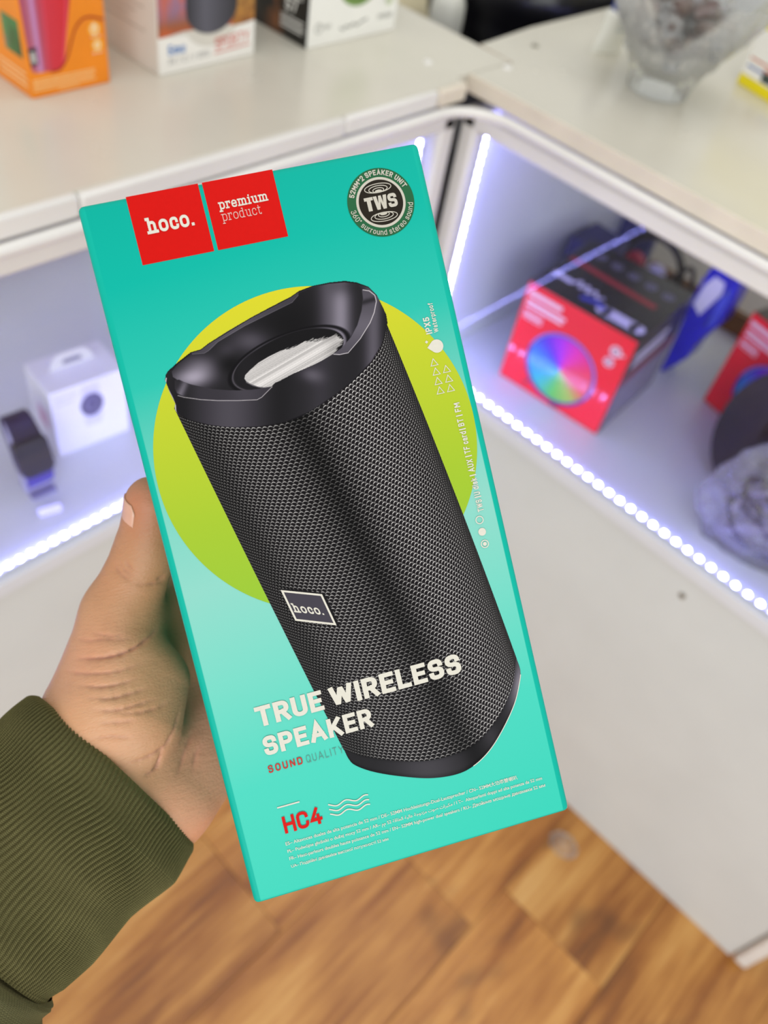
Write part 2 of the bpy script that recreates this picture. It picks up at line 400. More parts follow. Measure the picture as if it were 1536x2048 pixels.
def wood_floor():
    m = bpy.data.materials.new('oak_laminate_floor'); m.use_nodes = True
    t = NT(m); b = t.n['Principled BSDF']
    oi = t.add('ShaderNodeObjectInfo'); rnd = oi.outputs['Random']
    co = t.add('ShaderNodeTexCoord')
    off = t.add('ShaderNodeVectorMath', operation='ADD'); cmb = t.add('ShaderNodeCombineXYZ')
    t.put(cmb.inputs[0], t.math('MULTIPLY', rnd, 17.0)); t.put(cmb.inputs[1], t.math('MULTIPLY', rnd, 31.0))
    t.l.new(co.outputs['Object'], off.inputs[0]); t.l.new(cmb.outputs[0], off.inputs[1])
    def sc(x, y):
        mp = t.add('ShaderNodeMapping'); mp.inputs['Scale'].default_value = (x, y, 1); t.l.new(off.outputs[0], mp.inputs[0]); return mp.outputs[0]
    warp = t.noise(sc(5, 1.6), 1.6, 3)
    big = t.noise(sc(16, 2.2), 1.0, 5, .6)
    fine = t.noise(sc(120, 5), 1.0, 4, .6)
    knots = t.noise(sc(8, 5), 1.3, 2)
    f = t.math('ADD', t.math('MULTIPLY', big, .62), t.math('MULTIPLY', fine, .38))
    f = t.math('ADD', f, t.math('MULTIPLY', t.math('SUBTRACT', warp, .5), .45))
    c = t.ramp(f, [(0.30, lin('6f4220')), (0.42, lin('a4662c')), (0.54, lin('c98c45')), (0.66, lin('e0a95f')), (0.8, lin('eabb78'))])
    k = t.math('MULTIPLY', t.math('SUBTRACT', knots, .60), 5.0, clamp=True)
    c = t.mix(t.math('MULTIPLY', k, .75), c, lin('4d3020'))
    hs = t.add('ShaderNodeHueSaturation'); t.put(hs.inputs['Value'], t.math('MULTIPLY_ADD', rnd, .18, .86)); t.put(hs.inputs['Color'], c)
    t.put(b.inputs['Base Color'], hs.outputs[0]); b.inputs['Roughness'].default_value = 0.38
    t.put(b.inputs['Normal'], t.bump(fine, 0.12, 0.0006))
    return m
M['floor'] = wood_floor()

def keep(o, parent):                      # geometry written in room coordinates under a thing that stands at parent.location
    o.matrix_parent_inverse = Matrix.Translation(-Vector(parent.location)); return o

# ================================================================ the setting
fl = MB().box((-2.2, -1.6, -0.03), (1.8, 1.85, -0.006)).build('floor', M['floor'])
tag(fl, kind='structure')
random.seed(4)
x = -0.02 - 4 * 0.192
while x < 0.95:
    y = -0.55 - random.uniform(0, .9)
    while y < 1.0:
        if y + 1.2 > -0.5:
            w, l = 0.192, 1.2
            p = MB().box((-w / 2 + .0003, -l / 2 + .0003, -0.008), (w / 2 - .0003, l / 2 - .0003, 0)).build('plank', M['floor'], fl, bevel=.0005, seg=1)
            p.location = (x + w / 2, y + l / 2, 0)
        y += 1.2
    x += 0.192
for nm, lo, hi in (('wall_left', (-2.15, -1.6, 0), (-2.05, 1.8, 2.4)), ('wall_back', (-2.1, 1.72, 0), (1.8, 1.82, 2.4))):
    tag(MB().box(lo, hi).build(nm, M['wall']), kind='structure')

# ================================================================ glass counters
GL = 0.004
led_mesh = [None]
def led_strip(parent, a, b, side, spacing=0.0167):
    """self-adhesive tape from a to b with evenly spaced chips; side = direction the chips face"""
    a, b, side = Vector(a), Vector(b), Vector(side).normalized(); d = (b - a); L = d.length; d.normalize(); w = d.cross(side)
    R3 = Matrix((d, w, side)).transposed().to_4x4()
    T = MB().box((0, -.005, 0), (L, .005, .0012)).build('led_strip', M['led_base'], parent)
    T.matrix_parent_inverse = Matrix.Translation(-Vector(parent.location))
    T.matrix_basis = Matrix.Translation(a) @ R3
    if led_mesh[0] is None:
        q = MB().lathe([(.0031, 0), (.0031, .0009), (.0024, .0019), (.0008, .0023)], 8)
        led_mesh[0] = q.build('led', M['led'], None); first = led_mesh[0]
    for k in range(int(L / spacing)):
        o = first if (first := led_mesh[0]).parent is None else led_mesh[0].copy()
        if o is not led_mesh[0]: COL.objects.link(o)
        o.parent = T; o.location = ((k + .5) * spacing, 0, .0012)
    return T

X0, Y0, ZS = -0.548, 0.7755, 0.622
# ---- left counter (front faces +x)
lc = empty('display_counter', (-0.79, 0.13, 0))
tag(lc, 'white glass-fronted display counter on the left, holding the watch carton', 'counter')
def part(par, name, lo, hi, mat, bev=.0015, lab=None):
    o = keep(MB().box(lo, hi).build(name, mat, par, bevel=bev, seg=2), par)
    if lab: o['label'] = lab
    return o
YL0, YL1 = -0.62, 0.757
part(lc, 'base_panel', (X0 - .020, YL0, 0.0), (X0 - .004, 0.768, .601), M['panel'])
part(lc, 'shelf', (-1.03, YL0, .602), (X0 + .002, YL1, ZS), M['white'])
part(lc, 'back_rail', (-1.045, YL0, .600), (-1.03, YL1, .656), M['brown'])
part(lc, 'back_panel', (-1.03, YL0, 0), (-1.012, YL1, .601), M['white'])
part(lc, 'end_panel', (-1.03, YL1 - .016, ZS), (X0 - .024, YL1, .968), M['white'])
part(lc, 'corner_post', (X0 - .022, .731, ZS), (X0 + .001, .7535, .969), M['plastic'], .004)
part(lc, 'top_rail', (X0 - .020, YL0, .952), (X0 + .001, .7535, .9705), M['plastic'], .003)
part(lc, 'glass_pane', (X0 - .010, YL0, ZS + .0005), (X0 - .010 + GL, .733, .956), M['glass'], None)
led_strip(lc, (X0 - .013, YL0 + .02, ZS + .0006), (X0 - .013, .728, ZS + .0006), (-.35, 0, 1), .0125)
led_strip(lc, (X0 - .0225, .729, ZS + .02), (X0 - .0225, .729, .966), (-.6, -1, 0), .0105)
led_strip(lc, (X0 - .0235, YL0 + .02, .9665), (X0 - .0235, .725, .9665), (-.5, 0, -1))
# ---- right counter (front faces -y)
rc = empty('display_counter', (-0.13, 1.02, 0))
tag(rc, 'white glass-fronted display counter on the right, holding red speaker cartons', 'counter')
XR0, XR1, YB = -0.553, 0.292, 1.255
part(rc, 'base_panel', (XR0, Y0 + .004, 0.0), (XR1 - .002, Y0 + .020, .601), M['panel'])
part(rc, 'shelf', (XR0, Y0 - .002, .602), (XR1, YB, ZS), M['white'])
part(rc, 'back_rail', (-.47, YB, .600), (XR1, YB + .015, .656), M['brown'])
part(rc, 'back_panel', (XR0, YB - .018, 0), (XR1, YB, .601), M['white'])
part(rc, 'end_panel', (XR0, Y0 + .024, ZS), (XR0 + .016, YB, .968), M['white'])
part(rc, 'end_panel', (XR1 - .016, Y0 + .024, ZS), (XR1, YB, .968), M['white'])
part(rc, 'back_post', (XR0 + .016, YB - .012, ZS), (-.474, YB + .006, .968), M['dark_blue'], .002)  # back post in one flat dark slate blue
part(rc, 'corner_post', (-.557, Y0 - .001, ZS), (-.5355, Y0 + .022, .969), M['plastic'], .004)
part(rc, 'end_post', (XR1 + .0005, Y0 - .004, .012), (XR1 + .0225, Y0 + .020, .9815), M['plastic'], .004)
part(rc, 'top_rail', (-.557, Y0 - .001, .949), (XR1, Y0 + .020, .9685), M['plastic'], .003)
part(rc, 'glass_pane', (-.535, Y0 + .006, ZS + .0005), (XR1, Y0 + .006 + GL, .956), M['glass'], None)
led_strip(rc, (-.53, Y0 + .0125, ZS + .0006), (XR1 - .02, Y0 + .0125, ZS + .0006), (0, .3, 1))
led_strip(rc, (-.5345, Y0 + .018, ZS + .02), (-.5345, Y0 + .018, .966), (1, .6, 0), .0105)
led_strip(rc, (-.525, Y0 + .0255, .9655), (XR1 - .03, Y0 + .0255, .9655), (0, .5, -1))
sc_ = MB().lathe([(.0042, 0), (.0040, .0014), (.0016, .002)], 16)
o = sc_.build('screw_cap', M['screw'], rc, smooth=30); o.matrix_parent_inverse = Matrix.Translation(-Vector(rc.location))
o.matrix_basis = Matrix.Translation((-.078, Y0 + .004, .567)) @ Matrix.Rotation(math.radians(90), 4, 'X')

# ---- worktops
wl = empty('worktop', (-0.79, 0.1, 0.982))
tag(wl, 'cream laminate worktop of the left counter with speaker cartons standing on it', 'worktop')
keep(MB().prism([(-1.06, -.62), (X0 - .004, -.62), (X0 - .004, .757), (-.563, .759), (-.563, .852), (-1.06, .852)], .983, 1.0).build('board', M['top'], wl, bevel=.0016, seg=2), wl)
for a, b, pr in ((-.62, .2997, 0), (.3003, .578, .0008), (.580, .712, -.0008), (.7135, .756, .0006)):
    part(wl, 'edge_strip', (X0 - .0045, a, .9825), (X0 + .0035 + pr, b, 1.0012 - abs(pr)), M['ivory_edge'] if a > .7 else M['plastic'], .003)
wr = empty('worktop', (-0.13, 1.02, 0.982))
tag(wr, 'cream laminate worktop of the right counter, with glass tumbler and notched raw-edged corner', 'worktop')
keep(MB().prism([(-.5615, Y0 + .004), (XR1 + .03, Y0 + .004), (XR1 + .03, 1.285), (-.622, 1.285), (-.622, .963), (-.6125, .855), (-.5615, .8535)], .983, 1.0).build('board', M['top'], wr, bevel=.0016, seg=2), wr)
part(wr, 'edge_strip', (-.562, Y0 + .0005, .9825), (XR1 + .03, Y0 + .0042, 1.0008), M['ivory_edge'], .001)
o = keep(MB().prism([(-.6128, .8548), (-.5617, .8533), (-.5617, .8521), (-.6128, .8536)], .9835, .9992).build('raw_edge', M['raw_wood'], wr), wr); o['label'] = 'bare brown chipboard edge in the notch'
for par, px_, py_, r in ((wl, -.602, .754, .0052), (wr, -.553, .832, .0052)):
    keep(MB().lathe([(r, 0), (r * .9, .0016), (r * .45, .0028)], 16, (px_, py_, 1.0)).build('screw_cap', M['plastic'], par, smooth=40), par)
keep(MB().lathe([(.0045, 0), (.0045, .0008), (.003, .0014)], 14, (-.58, .9186, 1.0)).build('screw', M['screw'], wr, smooth=30), wr)

# ---- round cable duct that follows the underside of both worktops and bends through the corner
R_ = 0.055; xa, ya = X0 + .0045, Y0 - .0035
path = [(xa, YL0 + .02 + i * .06, .9765) for i in range(int((ya - R_ - YL0 - .02) / .06) + 1)]
cx, cy = xa + R_, ya - R_
path += [(cx - R_ * math.cos(a), cy + R_ * math.sin(a), .9765) for a in [math.pi / 2 * k / 10 for k in range(11)]]
path += [(cx + (XR1 - cx) * k / 12, ya, .9765) for k in range(1, 13)]
d = MB().tube(path, .0054, 14).build('cable_duct', M['plastic'], None, smooth=60)
tag(d, 'round white cable duct running under both worktop edges and around their inner corner', 'cable duct')

# ================================================================ the carton held in the hand
BM = Matrix(((0.487286, -0.718333, 0.496538, -0.103468), (0.848445, 0.254918, -0.463850, 0.126013), (0.206622, 0.647313, 0.733684, 1.159985), (0, 0, 0, 1)))
pk = lambda c: tuple(x * .71 for x in lin(c))              # printed card is a little duller than its brightest white
carton = empty('speaker_carton', mat=BM)
tag(carton, 'tall turquoise speaker carton with black speaker print, held up in the hand', 'carton')
Z1, Z2, Z3, Z4 = 6e-5, 1.0e-4, 1.4e-4, 1.9e-4
mm = 0.001
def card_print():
    m = bpy.data.materials.new('turquoise_print_with_sheen'); m.use_nodes = True
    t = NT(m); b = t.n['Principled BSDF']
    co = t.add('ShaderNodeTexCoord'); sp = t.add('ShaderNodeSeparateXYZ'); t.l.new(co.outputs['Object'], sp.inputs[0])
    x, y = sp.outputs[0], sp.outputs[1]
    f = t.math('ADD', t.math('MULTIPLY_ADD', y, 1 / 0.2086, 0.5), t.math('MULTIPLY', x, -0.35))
    c = t.ramp(f, [(0.0, pk('3cdcc2')), (0.18, pk('4fe0c8')), (0.34, pk('7ee3cf')), (0.47, pk('98e2d2')), (0.6, pk('82dccb')), (0.76, pk('2fcdb8')), (0.9, pk('04c2ae')), (1.0, pk('00bca8'))])  # printed gradient, with some reflected sheen painted into the lighter middle
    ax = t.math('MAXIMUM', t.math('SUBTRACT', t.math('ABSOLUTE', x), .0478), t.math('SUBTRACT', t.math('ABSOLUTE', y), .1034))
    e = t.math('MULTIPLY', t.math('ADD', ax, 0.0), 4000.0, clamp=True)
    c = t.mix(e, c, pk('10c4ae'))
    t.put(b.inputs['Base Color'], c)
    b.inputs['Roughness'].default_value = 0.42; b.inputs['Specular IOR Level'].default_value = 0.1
    h = t.noise(t.coord(), 900, 3)
    t.put(b.inputs['Normal'], t.bump(h, 0.035, 0.0004))
    return m
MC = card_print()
bm = bmesh.new()
bmesh.ops.create_cube(bm, size=1.0)
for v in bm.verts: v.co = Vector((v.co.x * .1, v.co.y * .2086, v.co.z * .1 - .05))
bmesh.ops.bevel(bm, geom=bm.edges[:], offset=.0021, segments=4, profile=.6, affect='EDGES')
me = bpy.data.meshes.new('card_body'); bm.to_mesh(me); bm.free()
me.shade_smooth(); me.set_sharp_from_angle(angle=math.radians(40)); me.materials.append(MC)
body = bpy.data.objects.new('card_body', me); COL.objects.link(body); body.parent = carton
# flap seams of the tuck-in top and bottom, worn white corners
kraft = pbr('worn_card', 'cfe9df', 0.8, var=(900, .2))
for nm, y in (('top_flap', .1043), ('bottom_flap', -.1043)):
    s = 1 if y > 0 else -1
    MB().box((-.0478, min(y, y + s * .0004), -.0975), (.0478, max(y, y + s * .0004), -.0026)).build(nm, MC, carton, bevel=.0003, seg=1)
w = MB()
for x, y in ((-.0488, .1031), (.0488, .1030), (.0489, -.1030), (-.0486, -.1031)):
    w.box((x - .0009, y - .0008, -.0022), (x + .0009, y + .0008, -.0009))
w.build('worn_corner', kraft, carton, bevel=.0005)

P_ = {}
def ink(name, col, rough=.42): P_[name] = pbr(name, pk(col), rough, spec=.08, var=(700, .02)); return P_[name]
ink('cream_ink', 'f0ebdc'); ink('red_ink', 'e3150f'); ink('grey_ink', '6f9c92'); ink('green_foil', '2f6b45', .35); ink('black_foil', '2a241c', .3); ink('silver_ink', 'd9d3c4', .35); ink('plaque_ink', '4a4650')

# lime disc behind the speaker picture
def lime():
    m = bpy.data.materials.new('lime_ink'); m.use_nodes = True
    t = NT(m); b = t.n['Principled BSDF']
    co = t.add('ShaderNodeTexCoord'); sp = t.add('ShaderNodeSeparateXYZ'); t.l.new(co.outputs['Object'], sp.inputs[0])
    f = t.math('MULTIPLY_ADD', sp.outputs[1], 1 / .0952, .5 - .0227 / .0952)
    t.put(b.inputs['Base Color'], t.ramp(f, [(0.0, pk('9ccf3c')), (0.35, pk('b0d236')), (0.7, pk('ccd934')), (1.0, pk('e6df30'))]))
    b.inputs['Roughness'].default_value = .42; b.inputs['Specular IOR Level'].default_value = .08
    return m
k = Ink(); k.disc((.0004, .0227), .0476, 160); k.build('lime_disc', lime(), carton, Z1)

# ---- picture of the speaker: fabric body (u across, v down) between its printed outlines
def spline(pts, n):
    P = np.array(pts, float); P = np.vstack([2 * P[0] - P[1], P, 2 * P[-1] - P[-2]])
    seg = len(P) - 3; d = np.concatenate([[0], np.cumsum(np.linalg.norm(np.diff(P[1:-1], axis=0), axis=1))]); out = []
    for s in np.linspace(0, d[-1], n):
        i = min(int(np.searchsorted(d, s, 'right') - 1), seg - 1); u = (s - d[i]) / (d[i + 1] - d[i])
        p0, p1, p2, p3 = P[i:i + 4]
        out.append(.5 * (2 * p1 + (p2 - p0) * u + (2 * p0 - 5 * p1 + 4 * p2 - p3) * u * u + (3 * p1 - p0 - 3 * p2 + p3) * u ** 3))
    return np.array(out)
BLs = [(-36.9,41.16),(-34.41,25.39),(-30.85,10.08),(-27.21,-5.26),(-21.82,-26.74),(-19.11,-41.79),(-16.08,-57.07),(-13.49,-66.1)]
BRs = [(28.27,54.2),(30.74,46.45),(32.44,34.71),(34.81,17.67),(36.22,1.92),(38.24,-7.27),(41.06,-27.24),(43.53,-44.03),(43.88,-53.21)]
BTs = [(-36.9,41.16),(-34.16,39.36),(-29.0,36.71),(-22.06,34.53),(-14.89,33.04),(-7.42,32.52),(0.36,33.3),(8.89,37.08),(14.83,40.27),(21.47,44.38),(25.7,48.58),(28.27,54.2)]
BBs = [(-13.49,-66.1),(-8.16,-69.68),(0.58,-73.61),(10.33,-76.42),(20.97,-76.6),(28.7,-73.83),(35.7,-68.1),(40.99,-61.07),(43.88,-53.21)]
def smooth_fit(pts, deg=2):                      # straight-ish sides, outline noise taken out
    P = np.array(pts); y = P[:, 1]; c = np.polyfit(y, P[:, 0], deg); yy = np.linspace(y[0] + 2.2, y[-1], 60)
    return np.stack([np.polyval(c, yy) + .45 * np.linspace(1, 0, 60) ** 2 * (-1 if P[0, 0] > 0 else 1), yy], 1)
NU, NV = 96, 110
BTs = [(x + .1, y + 2.2) for x, y in BTs]              # runs on under the printed cap
Lc, Rc, Tc, Bc = spline(smooth_fit(BLs), NV), spline(smooth_fit(BRs), NV), spline(BTs, NU), spline(BBs, NU)
Tc += np.outer(1 - np.linspace(0, 1, NU), Lc[0] - Tc[0]) + np.outer(np.linspace(0, 1, NU), Rc[0] - Tc[-1])
Bc += np.outer(1 - np.linspace(0, 1, NU), Lc[-1] - Bc[0]) + np.outer(np.linspace(0, 1, NU), Rc[-1] - Bc[-1])
u = np.linspace(0, 1, NU)[None, :, None]; v = np.linspace(0, 1, NV)[:, None, None]
G = (1 - v) * Tc[None] + v * Bc[None] + (1 - u) * Lc[:, None] + u * Rc[:, None] - ((1 - u) * (1 - v) * Tc[0] + u * (1 - v) * Tc[-1] + (1 - u) * v * Bc[0] + u * v * Bc[-1])
def grid_faces(nv, nu, wrap=False):
    i = np.arange(nv - 1)[:, None]; j = np.arange(nu if wrap else nu - 1)[None]
    j2 = (j + 1) % nu
    return np.stack([i * nu + j, (i + 1) * nu + j, (i + 1) * nu + j2, i * nu + j2], -1).reshape(-1, 4)
def fabric_print():
    m = bpy.data.materials.new('printed_speaker_fabric'); m.use_nodes = True
    t = NT(m); b = t.n['Principled BSDF']
    uv = t.add('ShaderNodeUVMap'); sp = t.add('ShaderNodeSeparateXYZ'); t.l.new(uv.outputs[0], sp.inputs[0])
    at = t.add('ShaderNodeVertexColor'); at.layer_name = 'tone'
    a = t.math('MULTIPLY', sp.outputs[0], 68.0); r = t.math('MULTIPLY', sp.outputs[1], 104.0)
    row = t.math('FLOOR', r); fy = t.math('FRACT', r)
    fx = t.math('FRACT', t.math('ADD', a, t.math('MULTIPLY', t.math('MODULO', row, 2.0), 0.5)))
    dx = t.math('SUBTRACT', fx, .5)
    # a bent stitch: bright crescent in each cell, plus a short slanted bridge to the next row
    yc = t.math('MULTIPLY_ADD', t.math('MULTIPLY', dx, dx), 1.7, .34)
    d1 = t.math('ABSOLUTE', t.math('SUBTRACT', fy, yc))
    m1 = t.math('SUBTRACT', 1.0, t.math('MULTIPLY', t.math('SUBTRACT', d1, .05), 8.0), clamp=True)
    m1 = t.math('MULTIPLY', m1, t.math('SUBTRACT', 1.0, t.math('MULTIPLY', t.math('SUBTRACT', t.math('ABSOLUTE', dx), .26), 9.0), clamp=True))
    d2 = t.math('ABSOLUTE', t.math('SUBTRACT', t.math('ABSOLUTE', dx), .44))
    m2 = t.math('MULTIPLY', t.math('SUBTRACT', 1.0, t.math('MULTIPLY', d2, 12.0), clamp=True), t.math('GREATER_THAN', fy, .55))
    msk = t.math('MAXIMUM', m1, t.math('MULTIPLY', m2, .45))
    base = t.mix(1.0, pk('1e1a1d'), at.outputs[0], 'MULTIPLY')
    hi = t.mix(1.0, pk('e2dedb'), at.outputs[0], 'MULTIPLY')
    t.put(b.inputs['Base Color'], t.mix(msk, base, hi)); b.inputs['Roughness'].default_value = .42; b.inputs['Specular IOR Level'].default_value = .08
    return m
gv = np.concatenate([G.reshape(-1, 2) * mm, np.full((NU * NV, 1), Z2)], 1)
fab = np_mesh('speaker_fabric_picture', gv, grid_faces(NV, NU)[:, ::-1], fabric_print(), carton, smooth=False)
uu = np.broadcast_to(np.linspace(0, 1, NU)[None], (NV, NU)).ravel(); vv = np.broadcast_to(np.linspace(0, 1, NV)[:, None], (NV, NU)).ravel()
set_uv(fab, np.stack([np.arccos(1 - 2 * np.clip(uu, 0, 1)) / math.pi, vv], 1))
bump_ = lambda c, w: np.exp(-((uu - c) / w) ** 2)
tone = .43 + .30 * bump_(.26 + .04 * vv, .13) + .62 * bump_(.72, .16) - .38 * bump_(.47 + .08 * vv, .075) - .2 * bump_(0, .10) - .25 * bump_(1.0, .06) - .1 * bump_(.1, .05)
tone = np.clip(tone, .08, 1.15)
set_col(fab, 'tone', np.repeat(tone[:, None], 3, 1))

# ---- picture of the speaker's end caps, shaded as in the print
def vcol(name, attr='ink', rough=.42):
    m = bpy.data.materials.new(name); m.use_nodes = True
    t = NT(m); b = t.n['Principled BSDF']; a = t.add('ShaderNodeVertexColor'); a.layer_name = attr
    t.put(b.inputs['Base Color'], a.outputs[0]); b.inputs['Roughness'].default_value = rough; b.inputs['Specular IOR Level'].default_value = .08
    return m
VC = vcol('printed_picture')
HC = np.array([[4.68353547e-02, -1.12829480e-02, -3.45459450e+01], [-1.15166730e-02, -4.68542013e-02, 8.30698808e+01], [-2.68010606e-05, -6.46284979e-06, 1.0]])
def c2mm(x, y):
    w = HC[2, 0] * x + HC[2, 1] * y + 1
    return (HC[0, 0] * x + HC[0, 1] * y + HC[0, 2]) / w, (HC[1, 0] * x + HC[1, 1] * y + HC[1, 2]) / w
def inside(x, y, poly):
    P = np.array(poly, float); r = np.zeros(x.shape, bool); j = len(P) - 1
    for i in range(len(P)):
        (xi, yi), (xj, yj) = P[i], P[j]
        if yi != yj: r ^= ((yi > y) != (yj > y)) & (x < (xj - xi) * (y - yi) / (yj - yi) + xi)
        j = i
    return r
def pdist(x, y, poly, closed=True):
    P = np.array(poly, float); d = np.full(x.shape, 1e9); n = len(P)
    for i in range(n if closed else n - 1):
        a, b = P[i], P[(i + 1) % n]; ab = b - a; L = max(ab @ ab, 1e-9)
        h = np.clip(((x - a[0]) * ab[0] + (y - a[1]) * ab[1]) / L, 0, 1)
        d = np.minimum(d, np.hypot(x - a[0] - h * ab[0], y - a[1] - h * ab[1]))
    return d
def sd(x, y, poly): return np.where(inside(x, y, poly), -1, 1) * pdist(x, y, poly)
CAPO = [(90,650),(94,620),(105,600),(160,550),(240,487),(300,470),(345,435),(460,362),(600,280),(720,216),(830,160),(880,125),(960,95),(1060,75),(1150,66),(1220,75),(1290,100),(1340,150),(1370,210),(1395,265),(1402,310),(1395,360),(1370,440),(1310,540),(1255,602),(1200,655),(1100,735),(1030,785),(950,835),(880,872),(800,898),(720,915),(650,925),(570,930),(500,930),(430,926),(350,915),(230,885),(165,850),(145,820),(150,790),(120,730)]
step = 2.6
gx, gy = np.meshgrid(np.arange(82, 1412, step), np.arange(58, 940, step))
S0 = sd(gx, gy, CAPO)
# pull the grid's rim onto the printed outline
c3 = np.zeros(gx.shape + (3,))
gs = lambda x, c, w: np.exp(-((x - c) / w) ** 2)
def over(col, a): c3[...] = c3 * (1 - a[..., None]) + np.asarray(col)[..., :] * a[..., None]
aa = lambda s, w=2.2: np.clip(.5 - s / w, 0, 1)
tint = np.array([1.0, .96, 1.04])
g0 = 46 + 34 * gs(gx, 470, 190) + 16 * gs(gx, 1010, 90) + 46 * gs(gx, 1320, 55) - 14 * gs(gx, 1400, 40) - 12 * gs(gx, 190, 60) - 10 * gs(gx, 760, 80)
g0 = g0 + 34 * gs(gx - .35 * gy, 960 - .35 * 640, 70) * gs(gy, 620, 45)
c3[...] = g0[..., None] * tint
RIM = [(240,487),(300,470),(345,435),(460,362),(600,280),(830,160),(880,125),(876,150),(840,192),(560,330),(400,425),(345,478),(320,492),(250,498)]
BOWL = [(128,600),(165,556),(245,496),(320,496),(352,474),(405,424),(560,332),(836,196),(878,140),(960,104),(1060,82),(1150,74),(1215,82),(1250,112),(1258,170),(1248,240),(1210,350),(1160,440),(1084,498),(960,560),(840,612),(735,668),(715,690),(640,702),(560,710),(470,712),(360,704),(240,676),(165,652),(135,632)]
sb = sd(gx, gy, BOWL)
gb = 44 - 16 * gs(gx, 830, 190) * gs(gy, 330, 190) + 78 * gs(gx, 1130, 62) * (1 - .5 * gs(gy, 90, 60)) + 34 * gs(gx, 1040, 60)
gb += 96 * gs(gx + .35 * gy, 250 + .35 * 640, 120) * gs(gy, 640, 60) + 46 * gs(gx, 300, 110) * gs(gy, 560, 60) + 40 * gs(gx, 600, 120) * gs(gy, 420, 70) + 18 * gs(gx, 450, 60) * gs(gy, 480, 50)
gb -= 22 * gs(gx, 470, 80) * gs(gy, 560, 60)
over(np.clip(gb, 14, 190)[..., None] * tint, aa(sb, 4))
sr = sd(gx, gy, RIM); over((70 + 16 * gs(gx, 500, 200))[..., None] * tint, aa(sr, 3))
over(np.array([120, 116, 122.]), .6 * aa(pdist(gx, gy, [(250,498),(320,492),(345,478),(400,425),(560,330),(840,192),(876,150)], False) - 1.5, 3))
# dish ring and brushed centre
ca, sa = math.cos(-.385), math.sin(-.385)
ex, ey = (gx - 822) * ca + (gy - 528) * sa, -(gx - 822) * sa + (gy - 528) * ca
er = np.hypot(ex / 372, ey / 150)
ring = aa((np.abs(er - 1) - .035) * 150, 6) * (sb < 0); over(np.array([22, 20, 24.]), ring * .9)
over(np.array([104, 100, 106.]), aa((np.abs(er - .955) - .012) * 150, 4) * (sb < 0) * (.35 + .65 * gs(ex, -330, 90)) * .8)
over((30 + 10 * gs(ex, -260, 120))[..., None] * tint, aa((er - .92) * 150, 4) * (sb < 0))
SIL = [(558,642),(562,622),(590,592),(640,548),(700,512),(770,478),(850,452),(905,425),(960,410),(1010,404),(1060,392),(1100,380),(1130,396),(1142,415),(1132,440),(1100,480),(1080,497),(1000,545),(900,596),(800,645),(740,666),(716,690),(680,694),(640,690),(600,676),(570,660)]
rs = np.random.RandomState(3)
al = (gx * .50 + gy * .866); lane = np.floor(al / 2.0).astype(int); lane -= lane.min()
t1 = rs.rand(lane.max() + 2); t2 = np.convolve(rs.rand(lane.max() + 2), np.ones(9) / 9, 'same')
ss = sd(gx, gy, SIL) + (gs(gx, 1000, 240) * (gy < 470)) * (t1[lane] * 26 - 8)
silver = 176 + 40 * (t1[lane] - .5) + 90 * (t2[lane] - .5) - 26 * gs(gx, 1100, 60)
over(np.clip(silver, 90, 235)[..., None] * np.array([1, .98, .97]), aa(ss, 3) * (sb < 3))
over(np.array([150, 146, 150.]), .7 * aa(pdist(gx, gy, [(570,664),(610,684),(660,696),(716,692)], False) - 2, 3))
SL = [(146,652),(172,648),(200,662),(240,678),(300,690),(380,705),(470,713),(600,710),(722,688),(690,722),(655,752),(630,763),(520,768),(400,767),(300,762),(200,748),(160,728),(146,700)]
over((64 - 18 * gs(gx, 200, 60) + 10 * gs(gx, 560, 100))[..., None] * tint, aa(sd(gx, gy, SL), 4))
over((120 - 40 * gs(gx, 250, 40))[..., None] * tint, .8 * gs(gx - (gy - 700) * -.5, 196, 28) * aa(sd(gx, gy, SL), 4))
SR = [(1252,118),(1290,124),(1325,148),(1335,185),(1322,250),(1300,310),(1240,405),(1165,490),(1120,498),(1080,498),(1130,462),(1185,400),(1225,325),(1250,240),(1258,170)]
over((84 + 16 * gs(gy, 330, 90))[..., None] * tint, aa(sd(gx, gy, SR), 4)); over(np.array([48, 46, 50.]), .8 * gs(gy, 195 - (gx - 1250) * .3, 16) * aa(sd(gx, gy, SR), 4))
for ln, w, c, a in (([(165,742),(200,752),(300,766),(400,772),(520,772),(632,767),(660,752),(722,690)], 1.8, 190, .8), ([(1258,118),(1295,124),(1328,150),(1337,186),(1324,252),(1300,312),(1242,406),(1170,490),(1120,500),(1085,498)], 2.0, 210, .85),
                    ([(96,640),(92,672),(112,715),(135,760),(150,800),(152,830),(165,868)], 3.2, 214, .8), ([(105,602),(160,552),(240,489),(300,472),(345,437),(600,282),(830,162),(880,127),(960,97),(1060,77),(1150,68),(1220,77),(1290,102),(1340,152)], 2.0, 18, .8)):
    over(np.array([c, c * .97, c * .98]), a * aa(pdist(gx, gy, ln, False) - w, 3))
over(np.array([20, 18, 22.]), .8 * aa(pdist(gx, gy, [(168,856),(230,890),(350,920),(430,930),(500,934),(650,929),(800,902),(950,838),(1100,738),(1200,658),(1310,544),(1372,442),(1397,362)], False) - 4, 7))
keepv = S0 < step * .75
ny, nx = gx.shape
qi = grid_faces(ny, nx); qi = qi[keepv.ravel()[qi].all(1)]
X_, Y_ = c2mm(gx, gy)
used = np.unique(qi); remap = np.full(nx * ny, -1); remap[used] = np.arange(len(used))
cv = np.stack([X_.ravel() * mm, Y_.ravel() * mm, np.full(nx * ny, Z3)], 1)[used]
cap = np_mesh('speaker_top_picture', cv, remap[qi][:, ::-1], VC, carton, smooth=False)
set_col(cap, 'ink', lin_np(np.where(c3 > 60, 52 + (c3 - 60) * 1.34, c3 * (.62 + .25 * c3 / 60)).reshape(-1, 3)[used]) * .72)
